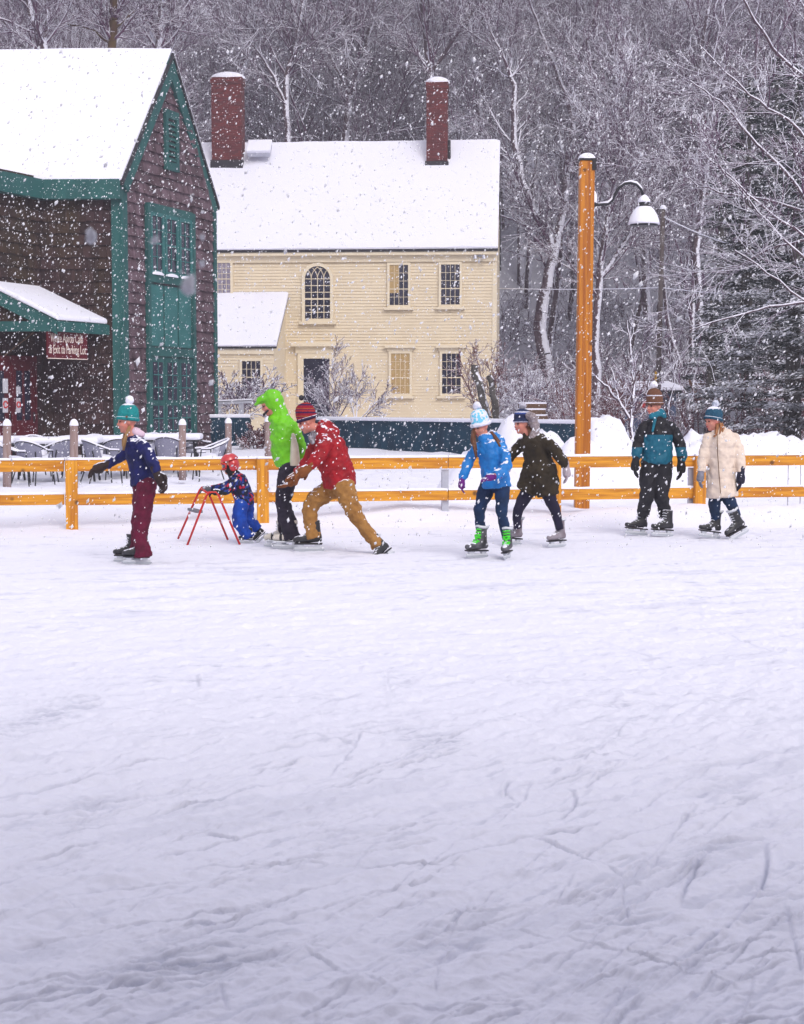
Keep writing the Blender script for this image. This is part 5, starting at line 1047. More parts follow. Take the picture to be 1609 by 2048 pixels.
# --- B: small child
p = Per(19.0, 'small child in red helmet, goggles and blue snow trousers leaning on a red skating frame', (500, 1087))
tB = [[(468, 948, 0, 11, .055), (474, 957, 0, 17, .11), (481, 976, 0, 20, .125), (488, 995, 0, 20, .125), (489, 1010, 0, 19, .12)]]
aB = [dict(r=[(470, 958, .11, 9, .05), (455, 970, .14, 8, .045), (436, 976, .16, 7.5, .04), (419, 979, .17, 6.5, .036)], d=V3(-1, 0, -.02), n=V3(0, 0, -1), c=1.1, s=.78, gm=cloth('grey_mitt', (.10, .10, .12))),
      dict(r=[(474, 962, -.12, 10, .055), (463, 974, -.15, 9, .048), (454, 980, -.16, 8.5, .042), (446, 983, -.17, 7, .038)], d=V3(-1, 0, .05), n=V3(0, 0, -1), c=1.1, s=.78)]
lB = [[(485, 1006, -.07, 16, .085), (480, 1030, -.08, 15, .08), (482, 1048, -.08, 14, .075), (493, 1063, -.08, 12, .07), (500, 1074, -.08, 12, .07)],
      [(492, 1006, .07, 15, .085), (494, 1028, .08, 14, .075), (496, 1042, .08, 13, .07), (508, 1052, .08, 11, .06), (516, 1059, .08, 10, .055)]]
p.finish(tB, (p.w(459, 931), V3(-1, -.25, -.25), V3(-.2, 0, 1), .86), None, aB, lB)
# patterned jacket
m = cloth('patterned_jacket', (.01, .012, .05)); N = m.node_tree.nodes; L = m.node_tree.links; vo = N.new('ShaderNodeTexVoronoi'); vo.inputs['Scale'].default_value = 36; tc = N.new('ShaderNodeTexCoord'); L.new(tc.outputs['Object'], vo.inputs['Vector'])
sx = N.new('ShaderNodeSeparateXYZ'); L.new(vo.outputs['Color'], sx.inputs[0]); cr = N.new('ShaderNodeValToRGB'); cr.color_ramp.interpolation = 'CONSTANT'; L.new(sx.outputs[0], cr.inputs[0]); e = cr.color_ramp.elements; e[0].color = (.008, .008, .03, 1); e[1].position = .42; e[1].color = (.012, .03, .20, 1)
for q_, c_ in ((.62, (.01, .01, .02)), (.72, (.5, .01, .04)), (.82, (.02, .05, .25)), (.95, (.3, .3, .4))): z_ = e.new(q_); z_.color = (*c_, 1)
L.new(cr.outputs[0], N['Principled BSDF'].inputs['Base Color'])
p.garment('jacket', m, tB + [a['r'] for a in aB], voxel=.011, disp=0.027); p.garment('snow_trousers', cloth('blue_nylon', (.006, .065, .42), (.004, .035, .26)), lB, voxel=.011, disp=0.041)
p.gloves(aB, cloth('black_glove', (.02, .02, .022)), sc_=1.3, name='mitten')
b = MB(); Q = p.Q; b.ell(Q(0, 0, -.03), p.f * .09 * .86, p.sd * .078 * .86, p.u * .10 * .86); capsule(b, Q(-.01, 0, -.07), p.w(468, 950), .055, .06); union(b, 'balaclava', cloth('black_fleece', (.012, .012, .014)), p.root, .009, 2)
rd = mat('red_helmet', (.55, .02, .025), .3, spec=.6, coat=.5, snow=1.0); b = MB(); b.ell(Q(-.018, 0, .045), p.f * .126 * .86, p.sd * .108 * .86, p.u * .120 * .86, 22, 16, 0, .44); b.ell(Q(-.05, 0, .0), p.f * .090 * .86, p.sd * .104 * .86, p.u * .110 * .86, 22, 16, 0, .75); hm = b.build('helmet', rd, p.root, True)
b = MB(); b.ell(Q(-.035, -.072, -.03), p.f * .045, p.sd * .02, p.u * .05); b.ell(Q(-.035, .072, -.03), p.f * .045, p.sd * .02, p.u * .05); b.build('ear_pad', rd, hm, True)
for t in (-.5, 0, .5):
    b = MB(); b.ell(Q(.02 - .05 * abs(t), t * .11, .128 - abs(t) * .03), p.f * .045, p.sd * .011, p.u * .01, 10, 6); b.build('air_vent', M['dark'], hm, True)
b = MB(); 
gp = [Q(.092 - .045 * (abs(c) / .07) ** 2, c, .012 + hh) for c, hh in [(-.07, .028), (-.03, .038), (.03, .038), (.07, .028), (.075, 0), (.07, -.03), (.02, -.042), (-.02, -.042), (-.07, -.03), (-.075, 0), (-.07, .028)]]
b.tube([g + p.f * .012 for g in gp], .012, 6); gg = b.build('goggles', M['red'], p.root, True)
b = MB(); b.ell(Q(.060, 0, .012), p.f * .036, p.sd * .072, p.u * .038); b.build('lens', mat('goggle_lens', (.06, .02, .05), .1, spec=.8, coat=1), gg, True)
skate(p.root, p.gp(500, -.08, .62), L_, V3(.05, 0, 1), bk, M['dark'], .62); skate(p.root, p.w(517, 1062, .08), V3(-.75, 0, -.66), V3(-.66, 0, .75), bk, M['dark'], .62)
# skating frame
e = empty('skating_frame', W(415, 1087, 19.0), 'red tubular skating aid frame held by the small child', 'skating frame')
nearY, farY = -.20, .22; k = Per(19.0, '', (0, 1)); w = k.w
b = MB(); b.tube([w(351, 1081, farY), w(394, 984, farY), w(399, 977, farY), w(404, 976, farY), w(410, 981, farY), w(452, 1083, farY)], .0125, 8); b.build('side_frame', M['red'], e, True)
b = MB(); b.tube([w(379, 1088, nearY), w(417, 990, nearY), w(422, 983, nearY), w(436, 982, nearY), w(441, 988, nearY), w(484, 1088, nearY)], .0125, 8); b.build('side_frame', M['red'], e, True)
b = MB(); b.tube([w(398, 979, farY), w(420, 985, nearY)], .0125, 8); b.build('handle_bar', M['red'], e, True)
b = MB(); b.beam(w(377, 1021, farY), w(403, 1021, nearY), Vector((.04, 0, 0)), up * .016); b.build('tray', mat('grey_plastic', (.16, .16, .19), .6), e, bevel=.004)
# --- C: lime
p = Per(18.3, 'adult in hooded lime green jacket and dark trousers with white and black skates', (575, 1097))
tC = [[(558, 832, 0, 17, .09), (563, 846, 0, 24, .17), (570, 868, 0, 29, .20), (573, 900, 0, 30, .19), (577, 932, 0, 24, .18)]]
aC = [dict(r=[(583, 852, -.10, 13, .07), (595, 870, -.08, 11.5, .062), (604, 891, -.06, 9.5, .055), (605, 908, -.04, 9, .05), (600, 922, -.02, 8, .045)], d=V3(-.5, .1, -1), n=V3(0, 1, 0), c=.5),
      dict(r=[(563, 850, .17, 12, .068), (562, 878, .22, 10, .06), (566, 905, .22, 9, .05), (574, 924, .2, 8, .045)], d=V3(.3, 0, -1), n=V3(0, -1, 0), c=.5)]
lC = [[(576, 930, .09, 18, .11), (570, 970, .09, 17, .10), (564, 1005, .09, 14.5, .085), (568, 1040, .09, 13.5, .08), (573, 1074, .09, 15, .09)],
      [(580, 930, -.09, 19, .11), (573, 970, -.09, 19, .10), (568, 1005, -.09, 16, .085), (577, 1040, -.09, 16, .085), (586, 1076, -.09, 17, .095)]]
p.finish(tC, (p.w(541, 809), V3(-1, -.15, -.42), V3(-.42, 0, 1), 1.02), None, aC, lC)
lime = mat('lime_nylon', (.17, .58, .004), .5, c2=(.12, .46, .004), nscale=7, bump=.2, bscale=40, spec=.4)
p.garment('jacket', lime, tC + [a['r'] for a in aC], disp=0.047)
def hoodf(b):
    Q = p.Q; b.ell(Q(-.045, 0, .030), p.f * .120, p.sd * .118, p.u * .128); b.ell(Q(.045, 0, .080), p.f * .090, p.sd * .090, p.u * .050); b.ell(Q(.125, 0, .062), p.f * .045, p.sd * .06, p.u * .016)
    capsule(b, Q(-.065, 0, -.03), p.w(564, 838), .085, .105); capsule(b, Q(-.01, 0, -.13), p.w(557, 836), .07, .10); b.ell(Q(.03, 0, -.150), p.f * .06, p.sd * .085, p.u * .05)
b = MB(); hoodf(b); ho = union(b, 'hood', lime, p.root, .011, 3, .03)
b = MB(); Q = p.Q; b.tube([Q(.105, -.052, -.070), Q(.108, 0, -.078), Q(.105, .052, -.070)], .014, 6); b.tube([Q(.10, -.055, -.07), Q(.05, -.085, -.05)], .012, 6); b.build('chin_strap', M['dark'], p.root, True)
p.garment('back_panel', mat('cream_nylon', (.66, .60, .48), .6, c2=(.55, .48, .38), nscale=8), [[(588, 868, -.14, 4, .05), (591, 892, -.15, 8.5, .07), (592, 930, -.14, 11.5, .08)]], voxel=.01, disp=.01)
p.garment('trousers', cloth('charcoal_nylon', (.025, .018, .035), (.012, .01, .02)), lC, disp=0.047); p.gloves(aC, cloth('black_glove', (.02, .02, .022)))
wb = mat('white_and_black_boot', (.62, .57, .50), .5); N = wb.node_tree.nodes; bands(wb, 0, [(0, (.62, .57, .50)), (.35, (.015, .015, .018)), (.62, (.62, .57, .5))], 0, 9, True)
skate(p.root, p.gp(562, .12), L_, V3(0.03, 0, 1), wb, M['holder'], 1.0); skate(p.root, p.gp(586, -.09, 1.08), L_, V3(.03, 0, 1), wb, M['holder'], 1.08)
# --- D: red jacket
p = Per(17.8, 'adult in red jacket, striped hat and tan trousers pushing off in a deep lunge', (640, 1108))
tD = [[(645, 858, 0, 15, .08), (651, 870, 0, 24, .17), (662, 893, 0, 30, .205), (670, 925, 0, 33, .20), (678, 955, 0, 33, .19), (681, 972, 0, 33, .185)]]
aD = [dict(r=[(655, 884, -.18, 16, .08), (644, 905, -.24, 14, .068), (632, 922, -.27, 12.5, .06), (622, 932, -.28, 11, .052)], d=V3(-1, -.1, -.75), n=V3(0, -.5, -1), c=.5, s=1.12, m=True),
      dict(r=[(640, 885, .18, 15, .075), (620, 912, .22, 13, .065), (604, 936, .2, 11.5, .055), (591, 950, .16, 10, .048)], d=V3(-.85, -.3, -1), n=V3(-.5, 0, .2), c=.5, s=1.12, m=True)]
lD = [[(668, 975, .10, 24, .13), (650, 986, .12, 20, .12), (630, 1000, .13, 18, .105), (620, 1018, .13, 16, .095), (620, 1045, .12, 14.5, .08), (626, 1078, .11, 15, .085)],
      [(688, 972, -.10, 23, .13), (700, 1002, -.12, 18.5, .115), (713, 1030, -.13, 15.5, .10), (732, 1057, -.13, 12.5, .08), (752, 1082, -.13, 13, .075), (757, 1089, -.13, 13, .075)]]
p.finish(tD, (p.w(615, 843), V3(-1, -.1, -.42), V3(-.45, 0, 1), 1.04), None, aD, lD)
rj = cloth('red_shell', (.36, .003, .010), (.24, .002, .007), .6); p.garment('jacket', rj, tD + [a['r'] for a in aD], disp=0.061)
b = MB(); capsule(b, p.w(650, 852), p.w(668, 866), .085, .075); capsule(b, p.w(645, 860, -.05), p.w(650, 866, -.1), .07, .07); union(b, 'hood', rj, p.root, .011, 3, .03)
p.garment('trousers', cloth('tan_canvas', (.36, .18, .050), (.27, .125, .032), .9), lD, disp=0.054); p.gloves(aD, cloth('brown_leather', (.24, .075, .015), (.15, .045, .01)), sc_=1.35, name='mitten')
hm_ = mat('striped_knit', (.3, .02, .03), .9, bump=.5, bscale=50); bands(hm_, 2, [(0, (.26, .008, .02)), (.35, (.03, .006, .06)), (.55, (.30, .02, .015)), (.75, (.16, .006, .05)), (.9, (.34, .10, .015))], .0, 12, True)
p.beanie(hm_, None, h=.19, tilt=-.1, brim=cloth('dark_navy_rim', (.02, .01, .05)), puff=1.03); b = MB(); b.ell(p.Q(-.04, 0, .25), (.03, 0, 0), (0, .03, 0), (0, 0, .03)); b.build('tassel', M['dark'], p.root, True)
b = MB(); capsule(b, p.w(630, 868, -.02), p.w(638, 876, -.04), .05, .06); capsule(b, p.w(620, 874, -.05), p.w(626, 884, -.07), .022, .028); union(b, 'scarf', mat('grey_wool', (.10, .08, .085), .95, c2=(.35, .33, .37), nscale=40), p.root, .01, 1, .02)
skate(p.root, p.gp(628, .11, 1.15), L_, V3(0, 0, 1), bk, M['dark'], 1.15); skate(p.root, p.w(762, 1088, -.13), V3(-.5, -.6, -.5), V3(-.6, 0, .8), bk, M['dark'], 1.0)
# --- E: blue girl
p = Per(17.2, 'girl with long brown hair, white and pale blue hat and bright blue jacket, green laces', (985, 1116))
tE = [[(970, 876, 0, 12, .065), (977, 889, 0, 24, .14), (984, 910, 0, 27, .16), (988, 938, 0, 26, .15), (993, 962, 0, 29, .165), (994, 974, 0, 30, .17)]]
aE = [dict(r=[(955, 893, .02, 11, .06), (945, 910, -.0, 10.5, .055), (934, 932, -.05, 10, .05), (927, 950, -.09, 9, .046), (924, 958, -.1, 8.5, .042)], d=V3(-.1, -.2, -1), n=V3(1, -.3, 0), c=.6, s=.8),
      dict(r=[(1000, 893, -.05, 12, .065), (1010, 912, -.14, 11.5, .06), (1012, 930, -.24, 11, .055), (1000, 943, -.33, 11, .052), (986, 950, -.38, 10, .048)], d=V3(-1, -.45, -.1), n=V3(0, 0, -1), c=.5, s=.85)]
lE = [[(977, 970, .04, 17, .10), (968, 995, .03, 14.5, .088), (959, 1020, 0, 11.5, .065), (961, 1045, .04, 10.5, .06), (965, 1072, .06, 8.5, .05)],
      [(1004, 970, -.04, 17, .10), (1004, 998, -.05, 14, .085), (1003, 1026, -.08, 11, .062), (1008, 1050, -.04, 10.5, .058), (1014, 1078, -.02, 8.5, .05)]]
p.finish(tE, (p.w(962, 853), V3(-.75, -.75, -.35), V3(-.15, 0, 1), .98), None, aE, lE)
bj = cloth('bright_blue_shell', (.004, .20, .58), (.003, .14, .42), .55, .4); p.garment('jacket', bj, tE + [a['r'] for a in aE], disp=0.041)
b = MB(); capsule(b, p.w(985, 874, .02), p.w(1000, 884, .03), .075, .065); capsule(b, p.w(965, 876, -.03), p.w(980, 878, -.03), .055, .06); union(b, 'hood', bj, p.root, .01, 3, .02)
p.garment('jeans', cloth('dark_denim', (.010, .035, .10), (.008, .022, .06), .9), lE, disp=0.027); p.gloves(aE, cloth('purple_glove', (.13, .01, .18)))
hw_ = mat('white_blue_knit', (.7, .72, .82), .9, bump=.5, bscale=50); N = hw_.node_tree.nodes; L = hw_.node_tree.links; wv = N.new('ShaderNodeTexVoronoi'); wv.inputs['Scale'].default_value = 30; tc = N.new('ShaderNodeTexCoord'); L.new(tc.outputs['Object'], wv.inputs['Vector']); mr = N.new('ShaderNodeMapRange'); mr.inputs[1].default_value = .45; mr.inputs[2].default_value = .5; mr.inputs[3].default_value = 1; mr.inputs[4].default_value = 0; L.new(wv.outputs['Distance'], mr.inputs[0]); mi = N.new('ShaderNodeMixRGB'); mi.inputs[1].default_value = (.7, .72, .82, 1); mi.inputs[2].default_value = (.16, .55, .75, 1); L.new(mr.outputs[0], mi.inputs[0]); L.new(mi.outputs[0], N['Principled BSDF'].inputs['Base Color'])
wk = mat('white_knit', (.72, .72, .82), .9, bump=.6, bscale=40); p.beanie(hw_, wk, h=.18, tilt=-.12, brim=wk, rim=.030, puff=1.05)
br = mat('brown_hair', (.085, .028, .012), .55, c2=(.17, .07, .03), nscale=30); p.hair(br, [[(950, 858, -.05), (947, 875, -.10), (949, 895, -.14), (953, 914, -.15)], [(946, 862, -.02), (945, 880, -.09), (951, 900, -.13)], [(982, 864, -.02), (993, 880, -.08), (1003, 896, -.10), (1008, 905, -.1)]], .022)
gl = mat('lime_laces', (.06, .65, .03), .6); gb = cloth('grey_boot', (.13, .13, .15), (.03, .03, .035), .5, .4)
skate(p.root, p.gp(964, .0, 1.03), V3(-.8, -.6, 0), V3(.05, 0, 1), gb, M['dark'], 1.03, lace=gl, style=1); skate(p.root, p.gp(1016, -.06), V3(-.3, -.95, 0), V3(-.05, 0, 1), gb, M['dark'], 1.0, lace=gl, style=1)
# --- F: brown coat
p = Per(18.5, 'young woman in navy bobble hat and long olive brown coat striding', (1085, 1092))
tF = [[(1056, 866, 0, 13, .07), (1063, 876, 0, 25, .155), (1073, 896, 0, 29, .18), (1078, 922, 0, 27, .165), (1079, 950, 0, 32, .18)],
      [(1076, 935, .03, 29, .16), (1066, 962, .05, 28, .16), (1052, 984, .05, 21, .13)], [(1084, 935, -.03, 28, .16), (1091, 965, -.05, 28, .16), (1096, 990, -.06, 22, .13)]]
aF = [dict(r=[(1048, 884, .10, 12, .065), (1035, 900, .12, 10.5, .058), (1024, 914, .10, 9.5, .05), (1016, 925, .08, 8, .042)], d=V3(-.5, -.1, -1), n=V3(0, -1, 0), c=.6, s=.9),
      dict(r=[(1092, 884, -.12, 13, .07), (1108, 900, -.17, 12, .062), (1121, 917, -.2, 10.5, .055), (1129, 932, -.2, 9, .048)], d=V3(.12, -.1, -1), n=V3(-1, 0, 0), c=.5, s=1.0)]
lF = [[(1060, 980, .07, 15, .09), (1047, 1002, .07, 13, .08), (1037, 1022, .05, 10.5, .065), (1035, 1040, .06, 9, .055), (1037, 1058, .06, 8, .05)],
      [(1093, 980, -.07, 15, .09), (1102, 1002, -.08, 12.5, .08), (1110, 1020, -.09, 10.5, .065), (1115, 1040, -.08, 9, .055), (1119, 1058, -.08, 8, .05)]]
p.finish(tF, (p.w(1045, 847), V3(-.85, -.5, -.12), V3(-.1, 0, 1), 1.0), None, aF, lF)
bc = cloth('olive_brown_coat', (.040, .029, .015), (.022, .016, .009), .9); p.garment('coat', bc, tF + [a['r'] for a in aF], disp=0.047)
p.garment('leggings', cloth('dark_leggings', (.010, .008, .030)), lF, disp=.012); p.gloves(aF, cloth('pale_knit_glove', (.45, .38, .42)))
b = MB(); rgp = random.Random(2); 
for t in np.linspace(-.2, 1.0, 26): c_ = p.w(1064 + 5 * math.sin(t * 3), 838 + t * 34, -.08 + .2 * t * (1 - t)); b.ell(c_ + Vector((rgp.uniform(-.02, .02), rgp.uniform(-.06, .06), rgp.uniform(-.02, .02))), (.05, 0, 0), (0, .05, 0), (0, 0, .05), 8, 6)
union(b, 'fur_hood', mat('grey_fur', (.22, .18, .18), 1, c2=(.40, .34, .36), nscale=50, bump=1, bscale=70), p.root, .009, 1, .03)
nk = mat('navy_knit', (.02, .03, .09), .9, bump=.5, bscale=50); bands(nk, 2, [(0, (.015, .02, .06)), (.40, (.03, .06, .25)), (.55, (.5, .5, .6)), (.68, (.02, .03, .08))], 0, 9, True)
p.beanie(nk, mat('grey_fur_pom', (.35, .33, .38), 1, c2=(.55, .55, .62), nscale=50), h=.15, tilt=-.15); p.hair(br, [[(1058, 852, -.06), (1060, 866, -.08), (1058, 880, -.1)]], .016)
gb2 = cloth('worn_grey_boot', (.14, .10, .12), (.30, .27, .30), .5, .4)
skate(p.root, p.gp(1038, .22), V3(-.8, -.6, 0), V3(.12, 0, 1), gb2, M['dark'], 1.0, style=1); skate(p.root, p.gp(1121, -.03), V3(-.75, -.65, 0), V3(0, 0, 1), gb2, M['dark'], 1.0, style=1)
# --- G: teal man
p = Per(20.0, 'man in brown striped bobble hat and teal and black jacket walking upright on skates', (1298, 1074))
tG = [[(1311, 834, 0, 12, .07), (1314, 844, 0, 24, .12), (1316, 862, 0, 31, .155), (1315, 890, 0, 31, .16), (1315, 918, 0, 31, .155), (1314, 928, 0, 29, .15)]]
aG = [dict(r=[(1292, 852, 0, 12, .07), (1282, 872, 0, 11.5, .07), (1275, 892, -.03, 11, .065), (1273, 908, -.06, 10, .06), (1271, 918, -.07, 7.5, .045)], d=V3(-.12, -.1, -1), n=V3(1, 0, 0), c=.45, s=1.12),
      dict(r=[(1340, 852, 0, 12.5, .07), (1352, 870, 0, 12, .07), (1361, 890, -.03, 12, .066), (1363, 910, -.06, 11.5, .06), (1361, 922, -.08, 8, .045)], d=V3(.0, -.1, -1), n=V3(-1, 0, 0), c=.45, s=1.15)]
lG = [[(1301, 925, 0, 19, .12), (1297, 955, 0, 17, .11), (1293, 992, -.02, 13.5, .09), (1289, 1020, .02, 13, .085), (1287, 1032, .03, 12, .08)],
      [(1329, 925, 0, 19, .12), (1326, 955, 0, 17, .11), (1322, 992, -.03, 13.5, .09), (1329, 1020, .0, 12.5, .085), (1333, 1034, .02, 12, .08)]]
p.finish(tG, (p.w(1309, 812), V3(-.8, -.6, -.08), V3(0, 0, 1), 1.05), None, aG, lG)
zb2 = (p.w(0, 868).z - p.root.location.z); tj = cloth('teal_and_black_shell', (.006, .13, .21), None, .6)
bands(tj, 2, [(0, (.003, .105, .17)), (.5, (.008, .008, .012))], -zb2 + .012 * .5, 1.0); N = tj.node_tree.nodes
for n_ in N:
    if n_.type == 'MATH' and n_.operation == 'MULTIPLY_ADD' and abs(n_.inputs[1].default_value - 1.0) < 1e-6: n_.inputs[2].default_value = .5 - zb2
jk = p.garment('jacket', tj, tG, disp=0.047)
ts = cloth('sleeve_shell', (.006, .13, .21), None, .6); zb3 = (p.w(0, 893).z - p.root.location.z); bands(ts, 2, [(0, (.003, .105, .17)), (.5, (.008, .008, .012))], 0, 1.0)
for n_ in ts.node_tree.nodes:
    if n_.type == 'MATH' and n_.operation == 'MULTIPLY_ADD' and abs(n_.inputs[1].default_value - 1.0) < 1e-6: n_.inputs[2].default_value = .5 - zb3
for a in aG: p.garment('sleeve', ts, [a['r']], voxel=.011, disp=0.041)
b = MB(); capsule(b, p.w(1305, 832, -.05), p.w(1322, 826, .0), .05, .055); capsule(b, p.w(1322, 824), p.w(1326, 832), .05, .05); capsule(b, p.w(1308, 838, -.11), p.w(1302, 862, -.16), .022, .015); union(b, 'collar', cloth('teal_collar', (.008, .16, .24)), p.root, .009, 2)
p.garment('trousers', cloth('black_nylon', (.012, .012, .016), (.02, .02, .025)), lG, disp=0.047); p.gloves(aG, cloth('black_glove', (.012, .012, .014)), sc_=1.25)
bh = mat('brown_striped_knit', (.14, .06, .035), .9, bump=.5, bscale=50); bands(bh, 2, [(0, (.14, .06, .035)), (.30, (.6, .6, .68)), (.42, (.14, .06, .035))], 0, 9.5, True)
p.beanie(bh, M['snow'], h=.20, tilt=-.08, brim=cloth('brown_rim', (.14, .06, .035)), puff=1.02, slouch=-.1)
skate(p.root, p.gp(1286, .06, 1.08), V3(-.93, -.36, 0), V3(.1, 0, 1), bk, M['dark'], 1.08); skate(p.root, p.gp(1333, -.12, 1.08), V3(-.9, -.4, 0), V3(.08, 0, 1), bk, M['dark'], 1.08)
# --- H: cream coat
p = Per(19.6, 'woman in long cream padded coat and snowy dark teal knit hat', (1450, 1078))
tH = [[(1437, 858, 0, 13, .07), (1441, 868, 0, 25, .13), (1444, 885, 0, 30, .16), (1443, 920, 0, 27, .15), (1443, 955, 0, 29, .155), (1446, 994, 0, 32, .165)]]
aH = [dict(r=[(1418, 875, 0, 11, .065), (1410, 900, -.02, 10.5, .06), (1404, 925, -.05, 9.5, .055), (1401, 943, -.07, 8.5, .048)], d=V3(-.15, -.1, -1), n=V3(1, 0, 0), c=.4, s=1.0, gm=cloth('grey_glove', (.22, .22, .27))),
      dict(r=[(1466, 874, 0, 12, .068), (1476, 895, -.02, 12, .062), (1480, 920, -.05, 11, .056), (1480, 944, -.08, 9, .05)], d=V3(-.05, -.1, -1), n=V3(-1, 0, 0), c=.3, s=1.15)]
lH = [[(1431, 985, 0, 13, .09), (1430, 1005, 0, 12, .08), (1431, 1022, 0, 10.5, .065), (1433, 1038, .02, 9.5, .058)],
      [(1452, 985, -.02, 13, .09), (1461, 1005, -.03, 12.5, .08), (1467, 1020, -.03, 11, .066), (1473, 1034, -.02, 9.5, .058)]]
p.finish(tH, (p.w(1427, 842), V3(-.9, -.4, -.15), V3(-.08, 0, 1), 1.0), None, aH, lH)
cc = mat('cream_quilted_coat', (.74, .62, .52), .65, c2=(.66, .54, .45), nscale=7, spec=.3)
N = cc.node_tree.nodes; L = cc.node_tree.links; tc = N.new('ShaderNodeTexCoord'); wv = N.new('ShaderNodeTexWave'); wv.bands_direction = 'Z'; wv.inputs['Scale'].default_value = 2.6; wv.inputs['Distortion'].default_value = 1.2; wv.inputs['Detail Scale'].default_value = 3; L.new(tc.outputs['Object'], wv.inputs[0]); pw = N.new('ShaderNodeMath'); pw.operation = 'POWER'; pw.inputs[1].default_value = .35; L.new(wv.outputs['Fac'], pw.inputs[0]); bu = N.new('ShaderNodeBump'); bu.inputs['Distance'].default_value = .05; bu.inputs['Strength'].default_value = .22; L.new(pw.outputs[0], bu.inputs['Height']); L.new(bu.outputs[0], N['Principled BSDF'].inputs['Normal'])
ct = p.garment('coat', cc, tH + [a['r'] for a in aH], disp=0.038)
b = MB(); b.tube([p.w(1430, 868, -.158), p.w(1430, 900, -.178), p.w(1433, 940, -.168), p.w(1436, 985, -.185)], .0055, 5); b.build('zip', M['oldwood'], ct)
p.garment('jeans', cloth('dark_denim_two', (.010, .03, .085), (.008, .02, .05), .9), lH, disp=0.027); p.gloves(aH, cloth('navy_glove', (.014, .016, .04)), sc_=1.2)
p.beanie(mat('teal_dark_knit', (.012, .06, .11), .9, c2=(.02, .09, .15), nscale=40, bump=.5, bscale=50, snow=.72), mat('snowy_pom', (.3, .36, .44), 1, c2=(.7, .7, .8), nscale=30), h=.16, tilt=-.35, puff=1.06)
p.hair(mat('auburn_hair', (.26, .09, .03), .55, c2=(.4, .2, .09), nscale=30), [[(1434, 848, -.06), (1434, 858, -.08), (1430, 868, -.11), (1426, 874, -.13)], [(1440, 846, -.04), (1442, 856, -.06), (1438, 868, -.1)]], .022)
skate(p.root, p.gp(1433, .02, 1.05), V3(-.93, -.36, 0), V3(.15, 0, 1), bk, M['dark'], 1.05, style=1); skate(p.root, p.gp(1474, -.06, 1.05, .03), V3(-.75, -.3, -.42), V3(-.4, -.1, .9), bk, M['dark'], 1.05, style=1)

# ---------------------------------------------------------------- falling snow and haze
rs = np.random.RandomState(77)
def flakes(n, y0, y1, pw, r0, r1, up_only):
    u = rs.rand(n); y = (y0 ** pw + u * (y1 ** pw - y0 ** pw)) ** (1 / pw); x = (rs.rand(n) * 2 - 1) * (.30 * y + 1.0); z = CAMH + (rs.rand(n) * (.30 if up_only else .52) - (.09 if up_only else .30)) * y
    k = z > .1; return np.stack([x, y, z], 1)[k], (rs.lognormal(0, .30, n)[k]) * rs.uniform(r0, r1, k.sum())
P1, r1_ = flakes(46000, 8, 42, 1.8, .0038, .0075, True); P2, r2_ = flakes(1300, 4.5, 9, 2, .003, .005, True); P3, r3_ = flakes(150, 1.3, 2.6, 1.5, .0026, .0042, True); k3 = (P3[:, 2] > CAMH - .01 * P3[:, 1]) & (P3[:, 2] < CAMH + .13 * P3[:, 1]) & (P3[:, 0] < -.12 * P3[:, 1]); P3 = P3[k3]; r3_ = r3_[k3]
Pn = np.concatenate([P1, P2, P3]); rn = np.concatenate([r1_, r2_, r3_])[:, None]; n = len(Pn)
ax_ = np.array([[.45, .1, .9]]) + rs.randn(n, 3) * .28; ax_ /= np.linalg.norm(ax_, axis=1, keepdims=True); a_ = np.cross(ax_, rs.randn(n, 3)); a_ /= np.linalg.norm(a_, axis=1, keepdims=True); c_ = np.cross(ax_, a_); el = rs.uniform(1.0, 1.9, (n, 1)); fl = rs.uniform(.55, 1, (n, 1))
V = np.stack([Pn + ax_ * rn * el, Pn + a_ * rn, Pn + c_ * rn * fl, Pn - a_ * rn * fl, Pn - c_ * rn, Pn - ax_ * rn * el], 1).reshape(-1, 3); b0 = np.arange(n)[:, None] * 6
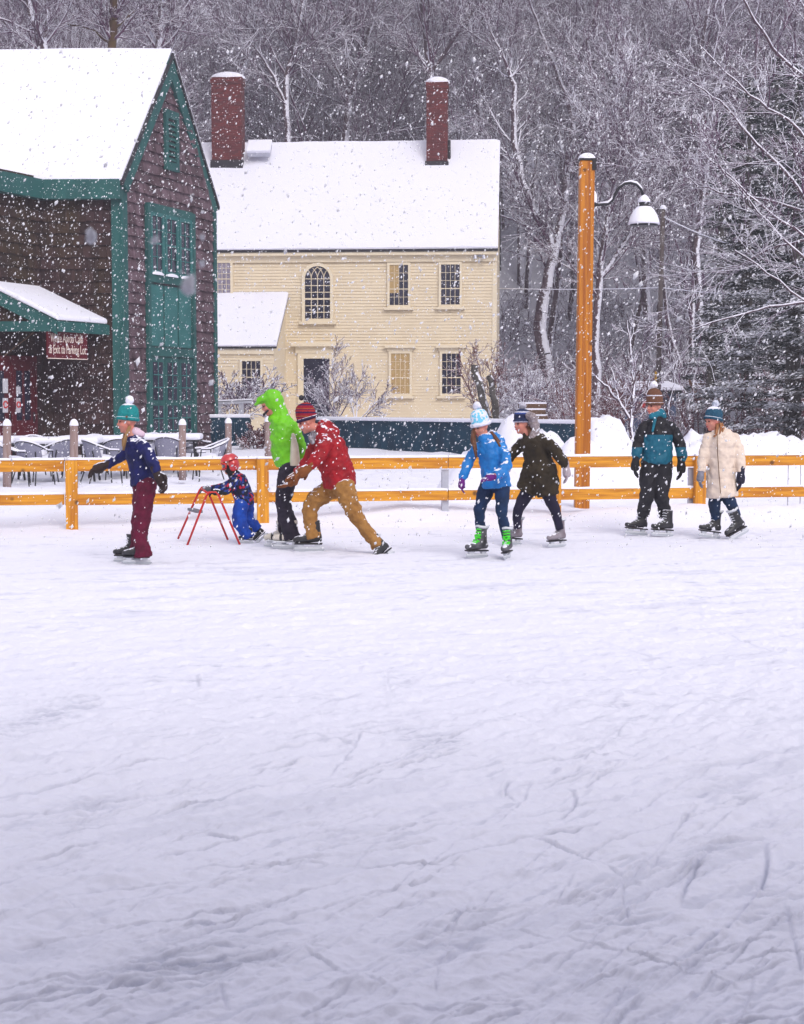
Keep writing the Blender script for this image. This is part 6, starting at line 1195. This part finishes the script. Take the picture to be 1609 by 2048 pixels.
T = np.concatenate([np.concatenate([b0 + i, b0 + j, b0 + k], 1) for i, j, k in ((0, 1, 2), (0, 2, 3), (0, 3, 4), (0, 4, 1), (5, 2, 1), (5, 3, 2), (5, 4, 3), (5, 1, 4))])
nbig = len(P3); V = V[:-nbig * 6]; T = T[(T < len(V)).all(1)]; bm_ = bmesh.new(); bmesh.ops.create_icosphere(bm_, subdivisions=2, radius=1); iv = np.array([v.co[:] for v in bm_.verts]); it = np.array([[v.index for v in f.verts] for f in bm_.faces]); bm_.free()
bv = []; bt = []
for q in range(nbig):
    r = rn[n - nbig + q, 0]; w = iv * (1 + .35 * rs.randn(len(iv), 1)) * r; w = w * np.array([1, 1, rs.uniform(.9, 1.6)]) + Pn[n - nbig + q]; bt.append(it + len(V) + q * len(iv)); bv.append(w)
V = np.concatenate([V] + bv); T = np.concatenate([T] + bt)
fm = bpy.data.materials.new('snowflake'); fm.use_nodes = True; N = fm.node_tree.nodes; L = fm.node_tree.links; N.clear(); d_ = N.new('ShaderNodeBsdfDiffuse'); t_ = N.new('ShaderNodeBsdfTranslucent'); ms = N.new('ShaderNodeAddShader'); oo = N.new('ShaderNodeOutputMaterial'); d_.inputs[0].default_value = (.50, .50, .51, 1); t_.inputs[0].default_value = (.48, .48, .49, 1); L.new(d_.outputs[0], ms.inputs[0]); L.new(t_.outputs[0], ms.inputs[1]); L.new(ms.outputs[0], oo.inputs[0])
o = npmesh('falling_snow', V, T, fm, smooth=True); tag(o, 'white snowflakes falling thickly through the air', 'falling snow', kind='stuff')
hz = MB(); hz.box(WALL, -130, 130, -1.9, 95, -15, 245)
hm2 = bpy.data.materials.new('haze'); hm2.use_nodes = True; N = hm2.node_tree.nodes; L = hm2.node_tree.links; N.clear(); pvn = N.new('ShaderNodeVolumePrincipled'); oo = N.new('ShaderNodeOutputMaterial'); pvn.inputs['Color'].default_value = (.90, .86, .96, 1); pvn.inputs['Density'].default_value = HAZE_D; pvn.inputs['Anisotropy'].default_value = .3; L.new(pvn.outputs[0], oo.inputs['Volume'])
if HAZE_D > 0: o = hz.build('haze', hm2, None, loc=(0, 100, 0)); tag(o, 'pale snowy haze filling the air', 'haze', kind='stuff')
